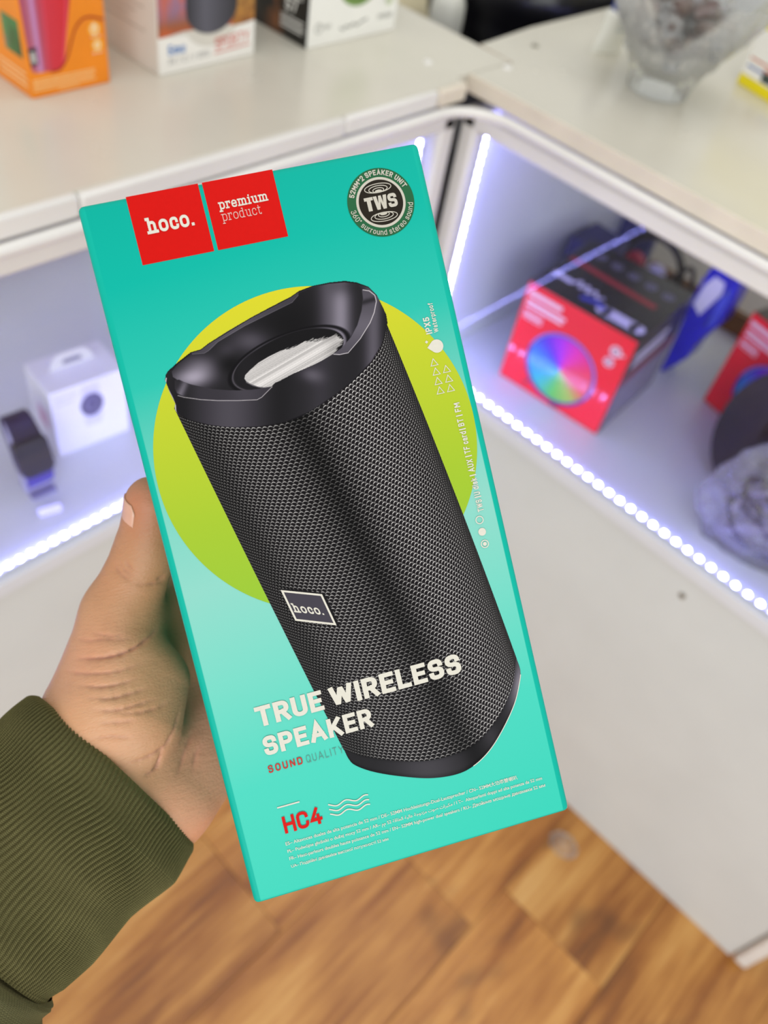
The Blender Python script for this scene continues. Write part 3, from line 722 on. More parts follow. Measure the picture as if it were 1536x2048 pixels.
# bottom ring of the pictured speaker
n = 90
bi = spline(BBs, n)
BCs = [(-13.49,-66.1),(-12.83,-69.12),(-11.4,-71.58),(-6.69,-74.99),(0.81,-78.6),(9.83,-81.86),(18.03,-82.96),(23.93,-81.78),(29.71,-78.46),(35.37,-72.99),(40.45,-66.53),(43.53,-60.32),(44.5,-57.0),(44.15,-53.27)]
bo = spline(BCs, n); rows = 9
s = np.linspace(0, 1, rows)[:, None, None]; Gb = (bi[None] * (1 - s) + bo[None] * s)
fb = np_mesh('speaker_base_picture', np.concatenate([Gb.reshape(-1, 2) * mm, np.full((n * rows, 1), Z3)], 1), grid_faces(rows, n)[:, ::-1], VC, carton, smooth=False)
q = np.broadcast_to(np.linspace(0, 1, n)[None], (rows, n)); sv = np.broadcast_to(np.linspace(0, 1, rows)[:, None], (rows, n))
tone = 34 + 36 * gs(q, .36, .14) - 16 * gs(q, .56, .04) + 20 * gs(q, .66, .04) + 120 * gs(q, .9, .10) * (.4 + .6 * sv) - 22 * gs(sv, 1, .15) - 10 * gs(sv, 0, .1)
set_col(fb, 'ink', lin_np(np.repeat(np.clip(tone, 10, 190).ravel()[:, None], 3, 1) * tint) * .71)
k = Ink(); k.line([tuple(p * mm) for p in bo[48:84]], .00025); k.build('speaker_rim_light', P_['cream_ink'], carton, Z4)
# name plate on the pictured fabric
pq = np.array([(-20.39, -14.94), (-8.92, -19.16), (-6.93, -29.14), (-18.38, -24.69)]) * mm
k = Ink(); c_ = pq.mean(0); k.poly([c_ + (p - c_) * 1.07 + np.array((.0004, .0001)) for p in pq]); k.build('name_plate_shadow', ink('shadow_ink', '1a181b'), carton, Z3)
k = Ink(); k.poly(pq); k.build('name_plate', P_['plaque_ink'], carton, Z3 + 2e-5)
k = Ink(); k.line([c_ + (p - c_) * .95 for p in pq], .00055, True)
ex_ = (pq[1] - pq[0]) / np.linalg.norm(pq[1] - pq[0]); ey_ = (pq[0] - pq[3]) / np.linalg.norm(pq[0] - pq[3])
o_ = np.array((-17.9, -22.3)) * mm
k.text('hoco.', (0, 0), .0030, .17, SLAB, width=.0088, fn=lambda a, b, w: tuple(o_ + ex_ * a + ey_ * b)); k.build('name_plate_lettering', P_['cream_ink'], carton, Z4)

# ---- lettering and marks
k = Ink(); k.poly([(-36.2 * mm, 104.2 * mm), (-36.2 * mm, 84.72 * mm), (-15.65 * mm, 84.72 * mm), (-15.65 * mm, 104.2 * mm)]); k.build('red_label', P_['red_ink'], carton, Z1 * 1.2)
k = Ink(); k.poly([(-14.5 * mm, 104.2 * mm), (-14.5 * mm, 84.72 * mm), (6.05 * mm, 84.72 * mm), (6.05 * mm, 104.2 * mm)]); k.build('red_label', P_['red_ink'], carton, Z1 * 1.2)
k = Ink(); k.text('hoco.', (-32.5 * mm, 92.8 * mm), 4.6 * mm, .185, SLAB, width=13.3 * mm, gap=.12); k.build('maker_lettering', P_['cream_ink'], carton, Z4)
k = Ink(); k.text('premium', (-11.3 * mm, 95.75 * mm), 2.75 * mm, .155, SLAB, width=14.2 * mm, gap=.12); k.build('bold_lettering', P_['cream_ink'], carton, Z4)
k = Ink(); k.text('product', (-11.2 * mm, 92.4 * mm), 2.75 * mm, .085, SLAB, width=11.4 * mm, gap=.16); k.build('light_lettering', ink('pale_ink', 'f2c6bb'), carton, Z4)
k = Ink(); k.text('TRUE', (-36.3 * mm, -52.75 * mm), 6.05 * mm, .215, width=20.2 * mm, gap=.10)
k.text('WIRELESS', (-13.9 * mm, -52.95 * mm), 6.1 * mm, .215, width=40.7 * mm, gap=.10)
k.text('SPEAKER', (-36.2 * mm, -61.6 * mm), 5.75 * mm, .215, width=33.1 * mm, gap=.10); k.build('title_lettering', P_['cream_ink'], carton, Z4)
k = Ink(); k.text('SOUND', (-36.5 * mm, -66.85 * mm), 2.25 * mm, .16, width=10.3 * mm, gap=.3); k.build('red_lettering', ink('red_text', 'd43a34'), carton, Z4)
k = Ink(); k.text('QUALITY', (-25.0 * mm, -67.0 * mm), 2.3 * mm, .075, width=11.3 * mm, gap=.3); k.build('grey_lettering', P_['grey_ink'], carton, Z4)
k = Ink(); k.text('HC4', (-36.2 * mm, -85.85 * mm), 5.2 * mm, .185, width=11.7 * mm, gap=.10, xs=1.1); k.build('model_lettering', P_['red_ink'], carton, Z4)
k = Ink(); k.line([(-36.5 * mm, -77.6 * mm), (-30.15 * mm, -77.65 * mm)], .00042)
for (x0, y0), (x1, y1) in (((-21.79, -81.78), (-9.89, -82.13)), ((-21.84, -83.25), (-9.94, -83.64)), ((-21.88, -84.69), (-9.98, -85.09))):
    k.line([((x0 + (x1 - x0) * i / 30) * mm, (y0 + .42 + (y1 - y0) * i / 30 - .5 * math.cos((i / 30 * 2 - .38) * 2 * math.pi)) * mm) for i in range(31)], .00038)
k.build('wave_mark', P_['cream_ink'], carton, Z4)
ar = lambda s: ''.join(reversed(s))
AR = '\u0645\u0645 52 ' + ar('\ufee3\ufedc\ufe92\ufeae\ufe8d\ufe95 \ufebb\ufeee\ufe95 \ufee3\ufeb0\ufea9\ufeed\ufe9f\ufe94 \ufecb\ufe8e\ufedf\ufef4\ufe94 \ufe8d\ufedf\ufec4\ufe8e\ufed7\ufe94')
LN = [('ES\u2013 Altavoces duales de alta potencia de 52 mm / DE\u2013 52MM Hochleistungs-Dual-Lautsprecher / CN\u2013 52MM\u5927\u529f\u7387\u96d9\u5587\u53ed', (-36.87, -89.34), (35.98, -89.7)),
      ('PL\u2013 Podw\u00f3jne g\u0142o\u015bniki o du\u017cej mocy 52 mm / AR\u2013 ' + AR + ' / I T\u2013  Altoparlanti doppi ad alta potenza da 52 mm', (-36.87, -91.66), (43.53, -92.06)),
      ('FR\u2013 Haut-parleurs doubles haute puissance de 52 mm / EN\u2013 52MM high-power dual speakers / RU\u2013 \u0414\u0432\u043e\u0439\u043d\u044b\u0435 \u043c\u043e\u0449\u043d\u044b\u0435 \u0434\u0438\u043d\u0430\u043c\u0438\u043a\u0438 52 \u043c\u043c', (-36.85, -93.96), (44.01, -94.5)),
      ('UA\u2013 \u041f\u043e\u0434\u0432\u0456\u0439\u043d\u0456 \u0434\u0438\u043d\u0430\u043c\u0456\u043a\u0438 \u0432\u0438\u0441\u043e\u043a\u043e\u0457 \u043f\u043e\u0442\u0443\u0436\u043d\u043e\u0441\u0442\u0456 52 \u043c\u043c', (-36.89, -96.31), (-6.95, -96.64))]
for txt, a, b in LN:
    font_line('language_line', txt, (a[0] * mm, a[1] * mm), (b[0] * mm, b[1] * mm), P_['cream_ink'], carton, Z4, fat=.012)
# right-hand column, read bottom to top
up = lambda x, y: (lambda a, b, w: ((x - b / mm) * mm, (y + a / mm) * mm))
k = Ink()
k.text('IPX5', (0, 0), 1.9 * mm, .2, width=5.0 * mm, fn=up(41.3, 48.6)); k.text('Waterproof', (0, 0), 1.45 * mm, .165, width=8.8 * mm, fn=up(43.3, 48.65))
for part_, y0, w in (('TWS', -6.7, 3.7), ('|', -2.3, None), ('U disk', -1.55, 5.2), ('|', 4.4, None), ('AUX', 5.6, 3.9), ('|', 10.3, None), ('TF card', 11.3, 6.8), ('|', 18.6, None), ('BT', 19.7, 2.3), ('|', 22.8, None), ('FM', 24.1, 2.8)):
    k.text(part_, (0, 0), 1.9 * mm, .19, width=w and w * mm, fn=up(44.55, y0))
R1 = lambda x, y: (x * mm, y * mm)
k.ring(R1(42.54, -9.07), 1.12 * mm, 1.12 * mm, .0003); k.disc(R1(42.53, -12.78), 1.2 * mm); k.ring(R1(42.51, -16.54), 1.12 * mm, 1.12 * mm, .0003); k.disc(R1(42.51, -16.54), .6 * mm)
for x, y in ((39.72, 40.15), (39.75, 37.36), (39.67, 34.48), (39.64, 31.63), (42.98, 37.41), (42.98, 34.51), (42.9, 31.62)):
    k.line([R1(x - 1.1, y - .95), R1(x + 1.1, y - .95), R1(x, y + 1.05)], .00022, True)
k.poly([R1(38.75, 44.7)] + [R1(41.7 + 2.0 * math.cos(a), 44.65 + 2.0 * math.sin(a)) for a in np.linspace(-2.25, 2.25, 24)]); k.poly([R1(38.95 + dx, 46.45 + dy) for dx, dy in ((-.5, 0), (0, -.5), (.5, 0), (0, .5))])
k.build('feature_column', P_['cream_ink'], carton, Z4)
# round foil sticker
st = MB().lathe([(9.98 * mm, 0), (9.98 * mm, 9e-5)], 72, (35.05 * mm, 89.08 * mm, 2e-5)).build('round_sticker', P_['green_foil'], carton); st['label'] = 'green round foil sticker'
def on_sticker(name, mat, z, fn):
    k = Ink(); fn(k); o = k.build(name, mat, st, z); return o
sc0 = (35.05 * mm, 89.08 * mm)
on_sticker('silver_ring', P_['silver_ink'], 1.3e-4, lambda k: k.disc(sc0, 7.35 * mm, 64)); on_sticker('black_centre', P_['black_foil'], 1.6e-4, lambda k: k.disc(sc0, 6.6 * mm, 64))
def arc_text(k, txt, h, th, r, a0, a1, top, gap=.16):
    w = abs(a1 - a0) * r
    def fn(x, y, tot):
        if top: a = a0 + (a1 - a0) * x / tot; q = r + y - h / 2
        else: a = a0 + (a1 - a0) * x / tot; q = r - y + h / 2
        return (sc0[0] + q * math.cos(a), sc0[1] + q * math.sin(a))
    k.text(txt, (0, 0), h, th, width=w, fn=fn, gap=gap)
D = math.radians
def foil(k):
    arc_text(k, '52MM*2 SPEAKER UNIT', 1.55 * mm, .2, 8.72 * mm, D(161), D(21), True)
    arc_text(k, '360\u00b0 surround stereo sound', 1.6 * mm, .13, 8.72 * mm, D(186), D(349), False)
    tx = sc0[0] - 4.85 * mm; hb = 4.0 * mm; yb = sc0[1] - 2.0 * mm
    T = lambda pts: k.poly([(tx + x * mm, yb + y * mm) for x, y in pts])
    T([(0, 4), (0, 3.05), (.72, 3.05), (.72, 0), (1.9, 0), (1.9, 3.05), (2.62, 3.05), (2.62, 4)])
    T([(2.75, 4), (3.35, 0), (4.35, 0), (4.78, 2.3), (5.2, 0), (6.2, 0), (6.8, 4), (5.75, 4), (5.5, 1.75), (5.18, 4), (4.38, 4), (4.05, 1.75), (3.8, 4)])
    k.line([(tx + x * mm, yb + y * mm) for x, y in fillet([(9.2, 3.1), (9.2, 3.55, .45), (7.45, 3.55, .6), (7.45, 2.15, .6), (9.25, 1.95, .6), (9.25, .45, .6), (7.4, .45, .6), (7.4, .9)])[0]], .9 * mm)
    for s, cy in ((1, 4.2), (-1, -4.25)):
        for rx, ry in ((4.0, 1.28), (2.8, .98), (1.65, .66)):
            k.ring((sc0[0], sc0[1] + (cy - s * (1.28 - ry)) * mm), rx * mm, ry * mm, .00022)
        k.poly([(sc0[0] + 1.1 * mm * math.cos(a), sc0[1] + (cy - s * .88 + .42 * math.sin(a)) * mm) for a in np.linspace(0, 2 * math.pi, 20, False)])
on_sticker('sticker_lettering', P_['silver_ink'], 1.9e-4, foil)

# ================================================================ the hand
def _V(*a): return np.array(a, np.float32)
def hand_parts():
    P = []                     # (group k, a, ra, b, rb)
    def c(a, ra, b, rb, k=6.0): P.append((np.array(a, np.float32), float(ra), np.array(b, np.float32), float(rb), float(k)))
    # wrist and forearm end (two bones side by side, hidden in the cuff)
    c((-150,-96,-38), 18, (-102,-62,-63), 22, 10)
    c((-140,-114,-40), 17, (-86,-88,-66), 21, 10)
    c((-145,-105,-38), 19, (-95,-76,-64), 23, 10)
    # metacarpals: wrist -> knuckles
    kn = [(-42,-2,-114), (-31,-22,-118), (-23,-41,-117.5), (-19,-58,-114)]
    wr = [(-100,-56,-72), (-95,-66,-72), (-90,-76,-71), (-84,-86,-69)]
    for w_, k_, rr in zip(wr, kn, (14, 14, 13.5, 13)):
        c(w_, rr, k_, rr - 2.6, 8)
    # palm pads
    c((-88,-47,-58), 17.5, (-81,-33,-63), 15.0, 8)       # thenar
    c((-80,-56,-57), 14.5, (-73,-44,-64), 12.5, 7)
    c((-74,-86,-64), 14, (-58,-72,-80), 14, 9)       # hypothenar
    c((-67,-80,-74), 14, (-44,-66,-99), 12.5, 9)
    # fingers on the back of the carton: knuckle, middle joint, end joint, tip
    F = [[(-42,-2,-114), (-1,21,-111), (21,34,-109), (38,43,-107.8)],
         [(-31,-22,-118), (12,-1,-111.5), (37,11,-109.2), (56,20,-107.6)],
         [(-23,-41,-117.5), (17,-21,-111), (41,-8,-109), (60,2,-107.4)],
         [(-19,-58,-114), (13,-43,-110), (31,-34,-108.4), (47,-25,-107)]]
    R = [(10.6, 9.3, 8.2, 7.0), (10.8, 9.5, 8.4, 7.2), (10.2, 9.0, 8.0, 6.8), (9.2, 7.8, 7.0, 5.9)]
    for f, r in zip(F, R):
        for i in range(3): c(f[i], r[i], f[i + 1], r[i + 1], 2.2)
    # thumb along the left side of the carton
    T = [(-97,-46,-70), (-80,-18,-70), (-64.8,3,-66), (-57.6,19.5,-57)]
    c(T[0], 16, T[1], 13.6, 8); c(T[1], 13.4, T[2], 10.9, 5); c(T[2], 10.9, T[3], 9.0, 3)
    # web between thumb and forefinger
    c((-78,-24,-72), 9, (-58,-14,-104), 8, 8)
    c((-84,-36,-76), 10, (-56,-20,-106), 8, 8)
    return P, F, R, T
def cone_sdf(p, a, ra, b, rb):
    ba = b - a; l = float(ba @ ba)
    pa = p - a
    h = np.clip((pa @ ba) / l, 0, 1)
    d = np.sqrt(((pa - h[:, None] * ba) ** 2).sum(1))
    return d - (ra + (rb - ra) * h)
def hand_sdf(p, parts, box=True):
    d = None
    for a, ra, b, rb, k in parts:
        e = cone_sdf(p, a, ra, b, rb)
        if d is None: d = e; continue
        h = np.maximum(k - np.abs(d - e), 0) / k
        d = np.minimum(d, e) - h * h * k * 0.25
    if box:                                                   # soft skin flattens where it is pressed against the carton
        q = np.abs(p - _V(0, 0, -50)) - _V(50.0, 104.3, 50.0)
        o = np.sqrt((np.maximum(q, 0) ** 2).sum(1)) + np.minimum(q.max(1), 0)
        e = 0.35 - o; k = 1.5
        h = np.maximum(k - np.abs(d - e), 0) / k
        d = np.maximum(d, e) + h * h * k * 0.25
    return d
def surface_net(fn, lo, hi, h, blk=8):
    lo = np.array(lo, np.float32); n = (np.ceil((np.array(hi) - lo) / (h * blk))).astype(int)
    N = n * blk
    val = np.full(N, 9.0, np.float32)
    bi = np.stack(np.meshgrid(*[np.arange(k) for k in n], indexing='ij'), -1).reshape(-1, 3)
    d = fn((lo + (bi * blk + (blk - 1) / 2) * h).astype(np.float32))
    near = np.abs(d) < h * blk * 1.15
    V6 = val.reshape(n[0], blk, n[1], blk, n[2], blk)
    for s, b in ((-9.0, bi[(~near) & (d < 0)]),):
        V6[b[:, 0], :, b[:, 1], :, b[:, 2], :] = s
    off = np.stack(np.meshgrid(*[np.arange(blk)] * 3, indexing='ij'), -1).reshape(-1, 3)
    nb = bi[near]
    for i in range(0, len(nb), 600):
        b = nb[i:i + 600]
        pts = lo + ((b * blk)[:, None, :] + off[None]).reshape(-1, 3) * h
        V6[b[:, 0], :, b[:, 1], :, b[:, 2], :] = fn(pts.astype(np.float32)).reshape(len(b), blk, blk, blk)
    v = val
    acc = np.zeros(tuple(N - 1) + (3,), np.float32); cnt = np.zeros(tuple(N - 1), np.float32)
    corners = [(i, j, k) for i in (0, 1) for j in (0, 1) for k in (0, 1)]
    sl = lambda c: tuple(slice(c[a], N[a] - 1 + c[a]) for a in range(3))
    for ca in corners:
        for ax in range(3):
            if ca[ax]: continue
            cb = list(ca); cb[ax] = 1
            a, b = v[sl(ca)], v[sl(cb)]
            m = (a < 0) != (b < 0)
            t = np.where(m, a / np.where(m, a - b, 1), 0)
            for q in range(3):
                acc[..., q] += np.where(m, ca[q] + (t if q == ax else 0), 0)
            cnt += m
    act = cnt > 0
    idx = np.full(act.shape, -1, np.int64); idx[act] = np.arange(act.sum())
    ii = np.argwhere(act)
    verts = lo + (ii + acc[act] / cnt[act][:, None]) * h
    faces = []
    for ax in range(3):
        u, w = (ax + 1) % 3, (ax + 2) % 3
        s0 = [slice(1, N[q] - 1) for q in range(3)]; s1 = list(s0)
        s0[ax] = slice(0, N[ax] - 1); s1[ax] = slice(1, N[ax])
        a, b = v[tuple(s0)], v[tuple(s1)]
        m = (a < 0) != (b < 0)
        e = np.argwhere(m); flip = (a[m] >= 0)
        base = e.copy()
        for q in range(3):
            if q != ax: base[:, q] += 1
        quad = []
        for du, dw in ((-1, -1), (0, -1), (0, 0), (-1, 0)):
            c = base.copy(); c[:, u] += du; c[:, w] += dw
            quad.append(idx[c[:, 0], c[:, 1], c[:, 2]])
        quad = np.stack(quad, 1)
        quad[flip] = quad[flip][:, ::-1]
        faces.append(quad)
    f = np.concatenate(faces)
    return verts.astype(np.float32), f[(f >= 0).all(1)]
def sdf_grad(fn, p, e=0.25):
    g = np.stack([fn(p + _V(*(e * np.eye(3)[i]))) - fn(p - _V(*(e * np.eye(3)[i]))) for i in range(3)], 1)
    return g / np.maximum(np.linalg.norm(g, axis=1, keepdims=True), 1e-6)
CREASES = [
    [(-95.1,-27.3,-54.5),(-88.2,-28.1,-49.7),(-81.5,-28.7,-48.4),(-76.2,-28.4,-49.5),(-72.3,-27.5,-52),(-69.2,-26.3,-56.1),(-67,-25,-61.2)],
    [(-95.5,-21.1,-60.3),(-89.7,-22.2,-54.2),(-84.6,-22.5,-52),(-79.4,-23.9,-50.9),(-73.8,-25.2,-52.2)],
    [(-87.9,-20,-54.7),(-81.8,-22.1,-51.8),(-76.7,-23.2,-52)],
    [(-100.7,-30.9,-57.3),(-93.1,-32,-49),(-84.8,-33.3,-45.8),(-78.5,-33.9,-46.8),(-72.3,-33.9,-50.3)],
    [(-94.8,-35.4,-47.1),(-88,-36.9,-43.8),(-81.7,-37.9,-44.2),(-75.6,-38.2,-46.9)],
    [(-93,-39.2,-43.1),(-84.8,-41.4,-41.9),(-78.7,-42,-43.9),(-72.7,-42.3,-47.5)],
    [(-91.7,-43.3,-41.3),(-84.4,-45.6,-40.8),(-78.2,-46.1,-42.7),(-71.6,-46.6,-46.8)],
    [(-89.6,-48.5,-40.5),(-82.9,-50.1,-40.7),(-78,-50.9,-41.8)],
    [(-93.4,-53,-41),(-86.5,-54.2,-40.7),(-80.6,-56.4,-41.4)],
    [(-83.4,-46.9,-40.8),(-77.5,-48.6,-42.3),(-72.2,-49.6,-45.5),(-67.9,-49.4,-49.6)],
    [(-75,2.1,-58.3),(-74.7,-0.7,-57.2),(-73.1,-3.5,-56.1),(-70.3,-6.1,-55.8)],
    [(-73.2,2.5,-57.1),(-72.8,-0.4,-56.3),(-71.2,-2.9,-55.7),(-68.6,-4.9,-55.7)],
    [(-71,2,-55.8),(-70.5,-0.2,-55.5),(-68.6,-2.4,-55.3)],
    [(-70,-7.5,-56),(-64.4,-8.8,-58.2),(-60.2,-9,-62.9)],
    [(-62.9,-8,-58.7),(-59.5,-7.2,-61.3)],
    [(-65,-53.6,-54.3),(-68.4,-59.8,-49.1),(-71.1,-62.9,-47.7),(-73.6,-64.2,-46.5),(-79.2,-65,-44.2),(-84.2,-64.7,-42.9)],
    [(-73.5,-64.3,-46.7),(-75.6,-68.8,-47.9),(-78.2,-70.7,-46.4),(-81.1,-71.1,-44.6)],
    [(-60.7,-42.9,-62.2),(-63.4,-53.2,-76.3),(-64,-54.6,-59.2)],
    [(-63.2,-64.4,-64.2),(-66.5,-67.7,-58.7),(-69.3,-72.5,-53.6),(-71.8,-76.1,-49.4)],
    [(-61.4,-69.7,-60.3),(-64.5,-72.1,-56.9),(-66.5,-77.3,-52.6)],
]
CDEPTH = [.8, .3, .3, .4, .5, .5, .5, .4, .35, .4, .35, .3, .3, .35, .4, .6, .7, .0, .4, .35]
person = empty('person', mat=BM)
tag(person, 'left hand of a person in an olive green knitted sleeve gripping the turquoise carton', 'person')
hp, HF, HR, HT = hand_parts()
base_fn = lambda p: hand_sdf(p, hp)
hv, hf = surface_net(base_fn, (-138, -132, -136), (74, 58, -20), 0.62)
for _ in range(2):
    hv = hv - sdf_grad(base_fn, hv) * base_fn(hv)[:, None] * .8
hn = sdf_grad(base_fn, hv)
def seg_dist(p, line):
    d = np.full(len(p), 99., np.float32); s = np.zeros(len(p), np.float32); n = len(line) - 1
    for i, (a, b) in enumerate(zip(line[:-1], line[1:])):
        a, b = _V(*a), _V(*b); ab = b - a; h = np.clip((p - a) @ ab / (ab @ ab), 0, 1)
        e = np.linalg.norm(p - a - h[:, None] * ab, axis=1); m = e < d
        d = np.where(m, e, d); s = np.where(m, (i + h) / n, s)
    return d, np.sin(np.pi * np.clip(s, .02, .98)) ** .7               # distance, and a fade towards the ends of the fold
dep = np.zeros(len(hv), np.float32); crease_tint = np.zeros(len(hv), np.float32)
for L, q in zip(CREASES, CDEPTH):
    if len(L) < 2: continue
    C_ = np.array(L); lo, hi = C_.min(0) - 6, C_.max(0) + 6
    m = ((hv > lo) & (hv < hi)).all(1)
    d, fade = seg_dist(hv[m], spline(L, 24)); d = d + .25 * np.sin(hv[m][:, 0] * 1.7 + q * 40) * (d < 3) * .5; d = np.abs(d); q = 1.25 * q * fade
    dep[m] += -.95 * q * np.exp(-(d / .5) ** 2) - .55 * q * np.exp(-(d / 1.5) ** 2)
    crease_tint[m] = np.maximum(crease_tint[m], np.minimum(1, q * 1.3) * np.exp(-(d / .6) ** 2))
# nail bed on the thumb: flattened back, nail is a plate of its own
tip, ipj = _V(*HT[3]), _V(*HT[2]); ta = (tip - ipj) / np.linalg.norm(tip - ipj)
nd = _V(-.95, .02, .27); nd = nd - ta * (nd @ ta); nd /= np.linalg.norm(nd); ns = np.cross(ta, nd)
hv = hv + hn * dep[:, None]
# colour of the skin: rosier where palm, finger ends and creases are
def blob(c, r): return np.exp(-(((hv - _V(*c)) ** 2).sum(1)) / r ** 2)
rosy_lift = np.clip(.95 * blob((-58, -86, -72), 34) + .55 * blob((-57, 22, -50), 11) + .4 * blob((-63, -62, -66), 16) + .35 * blob((-95, -30, -52), 16) + .8 * crease_tint, 0, 1)  # lower palm also painted lighter to offset the carton's shade on it
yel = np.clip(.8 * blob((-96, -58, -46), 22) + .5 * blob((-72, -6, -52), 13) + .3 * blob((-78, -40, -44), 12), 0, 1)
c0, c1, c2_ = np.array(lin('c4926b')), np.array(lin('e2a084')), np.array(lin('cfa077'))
sk = c0 * (1 - rosy_lift[:, None]) + c1 * rosy_lift[:, None]; sk = sk * (1 - .6 * yel[:, None]) + c2_ * .6 * yel[:, None]
sk *= (1 - .28 * crease_tint)[:, None]  # skin colour darker along the crease lines
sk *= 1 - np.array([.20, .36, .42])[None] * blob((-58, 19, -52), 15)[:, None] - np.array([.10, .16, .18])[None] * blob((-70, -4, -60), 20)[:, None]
def skin():
    m = bpy.data.materials.new('skin'); m.use_nodes = True
    t = NT(m); b = t.n['Principled BSDF']; a = t.add('ShaderNodeVertexColor'); a.layer_name = 'skin_tint'
    n1 = t.noise(t.coord(), 160, 5, .6); n2 = t.noise(t.coord(), 45, 3)
    c = t.mix(t.math('MULTIPLY', t.math('SUBTRACT', n2, .42), 1.3, clamp=True), a.outputs[0], t.mix(1.0, a.outputs[0], (1.10, .93, .88), 'MULTIPLY'))
    c = t.mix(t.math('MULTIPLY', t.math('SUBTRACT', n1, .5), 1.2, clamp=True), c, t.mix(1.0, c, (.86, .82, .80), 'MULTIPLY'))
    t.put(b.inputs['Base Color'], c)
    b.inputs['Roughness'].default_value = .46; b.inputs['Specular IOR Level'].default_value = .42
    b.inputs['Subsurface Weight'].default_value = .22; b.inputs['Subsurface Radius'].default_value = (1.0, .38, .2); b.inputs['Subsurface Scale'].default_value = .0035
    vo = t.add('ShaderNodeTexVoronoi', feature='DISTANCE_TO_EDGE'); t.put(vo.inputs['Vector'], t.coord(scale=(1, 1.7, 1), rot=(0, 0, .5))); vo.inputs['Scale'].default_value = 620
    wr_ = t.noise(t.coord(scale=(.55, 3.2, 1.2), rot=(0, 0, .12)), 260, 4, .65)
    h = t.math('ADD', t.math('MULTIPLY', vo.outputs['Distance'], .5), t.math('MULTIPLY', wr_, 1.0))
    t.put(b.inputs['Normal'], t.bump(h, .5, .0006))
    return m
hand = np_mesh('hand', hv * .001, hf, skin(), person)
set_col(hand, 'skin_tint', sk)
nailm = pbr('fingernail', 'd9a48c', .28, coat=.3, var=(220, .05))
def nail(c, ax, nr, w, l, r, lift=.35):
    ax = np.array(ax, float); nr = np.array(nr, float); sd_ = np.cross(ax, nr); nu_, nv_ = 13, 15; vs = []
    for j in range(nv_):
        s = j / (nv_ - 1); ww = w * (1 - .35 * max(0, .25 - s) / .25 - .25 * max(0, s - .8) / .2)
        for i in range(nu_):
            a = (i / (nu_ - 1) * 2 - 1); x = a * ww / 2
            vs.append(np.array(c) + ax * (s - .5) * l + sd_ * x + nr * (r + lift - (r - math.sqrt(max(r * r - x * x, 0))) - .5 * (s - .45) ** 2 - (.5 if s < .07 else 0)))
    o = np_mesh('nail', np.array(vs) * .001, grid_faces(nv_, nu_), nailm, person)
    s = o.modifiers.new('plate', 'SOLIDIFY'); s.thickness = .0005; s.offset = -1
    return o
nail(tip - ta * 5.0, ta, nd, 11.8, 12.6, 9.3, -.22)
for f, r in zip(HF, HR):
    a_, b_ = np.array(f[2], float), np.array(f[3], float); ax = (b_ - a_) / np.linalg.norm(b_ - a_)
    nr = np.array((0, 0, -1.0)); nr = nr - ax * (nr @ ax); nr /= np.linalg.norm(nr)
    nail(b_ - ax * 1.0, ax, nr, r[3] * 1.5, 11, r[3] + .3)

# ---------------------------------------------------------------- ribbed cuff and sleeve
def ring_frame(c, p, ax):
    p = np.array(p, float); ax = np.array(ax, float); ax /= np.linalg.norm(ax)
    p = p - ax * (p @ ax); return np.array(c, float), p / np.linalg.norm(p), np.cross(ax, p / np.linalg.norm(p))
AX = (-.80, -.47, .37)
RG = [  # centre, half width, half depth (mm)
    ((-93.4, -71.2, -63), 40, 25.5), ((-105.3, -77.6, -58), 41.5, 27.4), ((-120, -84.5, -52), 41.0, 28.5), ((-134, -93.5, -46), 41.0, 29.0),
    ((-146.5, -100, -40), 40.5, 29.0), ((-151, -104, -37.5), 42.5, 31), ((-158, -110, -34), 47, 34), ((-176, -127, -26), 50, 37), ((-215, -170, -8), 52, 40), ((-262, -222, 14), 54, 42)]
RC, RP, RD = (np.array([r[0] for r in RG], float), np.array([r[1] for r in RG]), np.array([r[2] for r in RG]))
def sleeve_surface(t, th):
    """t along the sleeve in ring numbers, th around"""
    k = np.arange(len(RG))
    c = np.stack([np.interp(t, k, RC[:, i]) for i in range(3)], -1); rp = np.interp(t, k, RP); rd = np.interp(t, k, RD)
    _, p, d = ring_frame((0, 0, 0), (.454, -.891, 0), AX)
    return c + np.cos(th)[..., None] * rp[..., None] * p + np.sin(th)[..., None] * rd[..., None] * d
def lathe_cloth(name, t0, t1, nt, nth, disp, mat, roll=False):
    T_, TH = np.meshgrid(np.linspace(t0, t1, nt), np.linspace(0, 2 * math.pi, nth, endpoint=False), indexing='ij')
    e = 1e-3
    Pn = sleeve_surface(T_, TH); du = sleeve_surface(T_ + e, TH) - Pn; dv = sleeve_surface(T_, TH + e) - Pn
    n_ = np.cross(dv, du); n_ /= np.linalg.norm(n_, axis=-1, keepdims=True)
    cen = sleeve_surface(T_, TH * 0) * .5 + sleeve_surface(T_, TH * 0 + math.pi) * .5
    n_ *= np.sign(((Pn - cen) * n_).sum(-1, keepdims=True))
    Q = Pn + n_ * disp(T_, TH)[..., None]
    v_ = Q.reshape(-1, 3); f_ = grid_faces(nt, nth, True)
    o = np_mesh(name, v_ * .001, f_, mat, person)
    set_uv(o, np.stack([TH.ravel() / (2 * math.pi), T_.ravel()], 1))
    return o
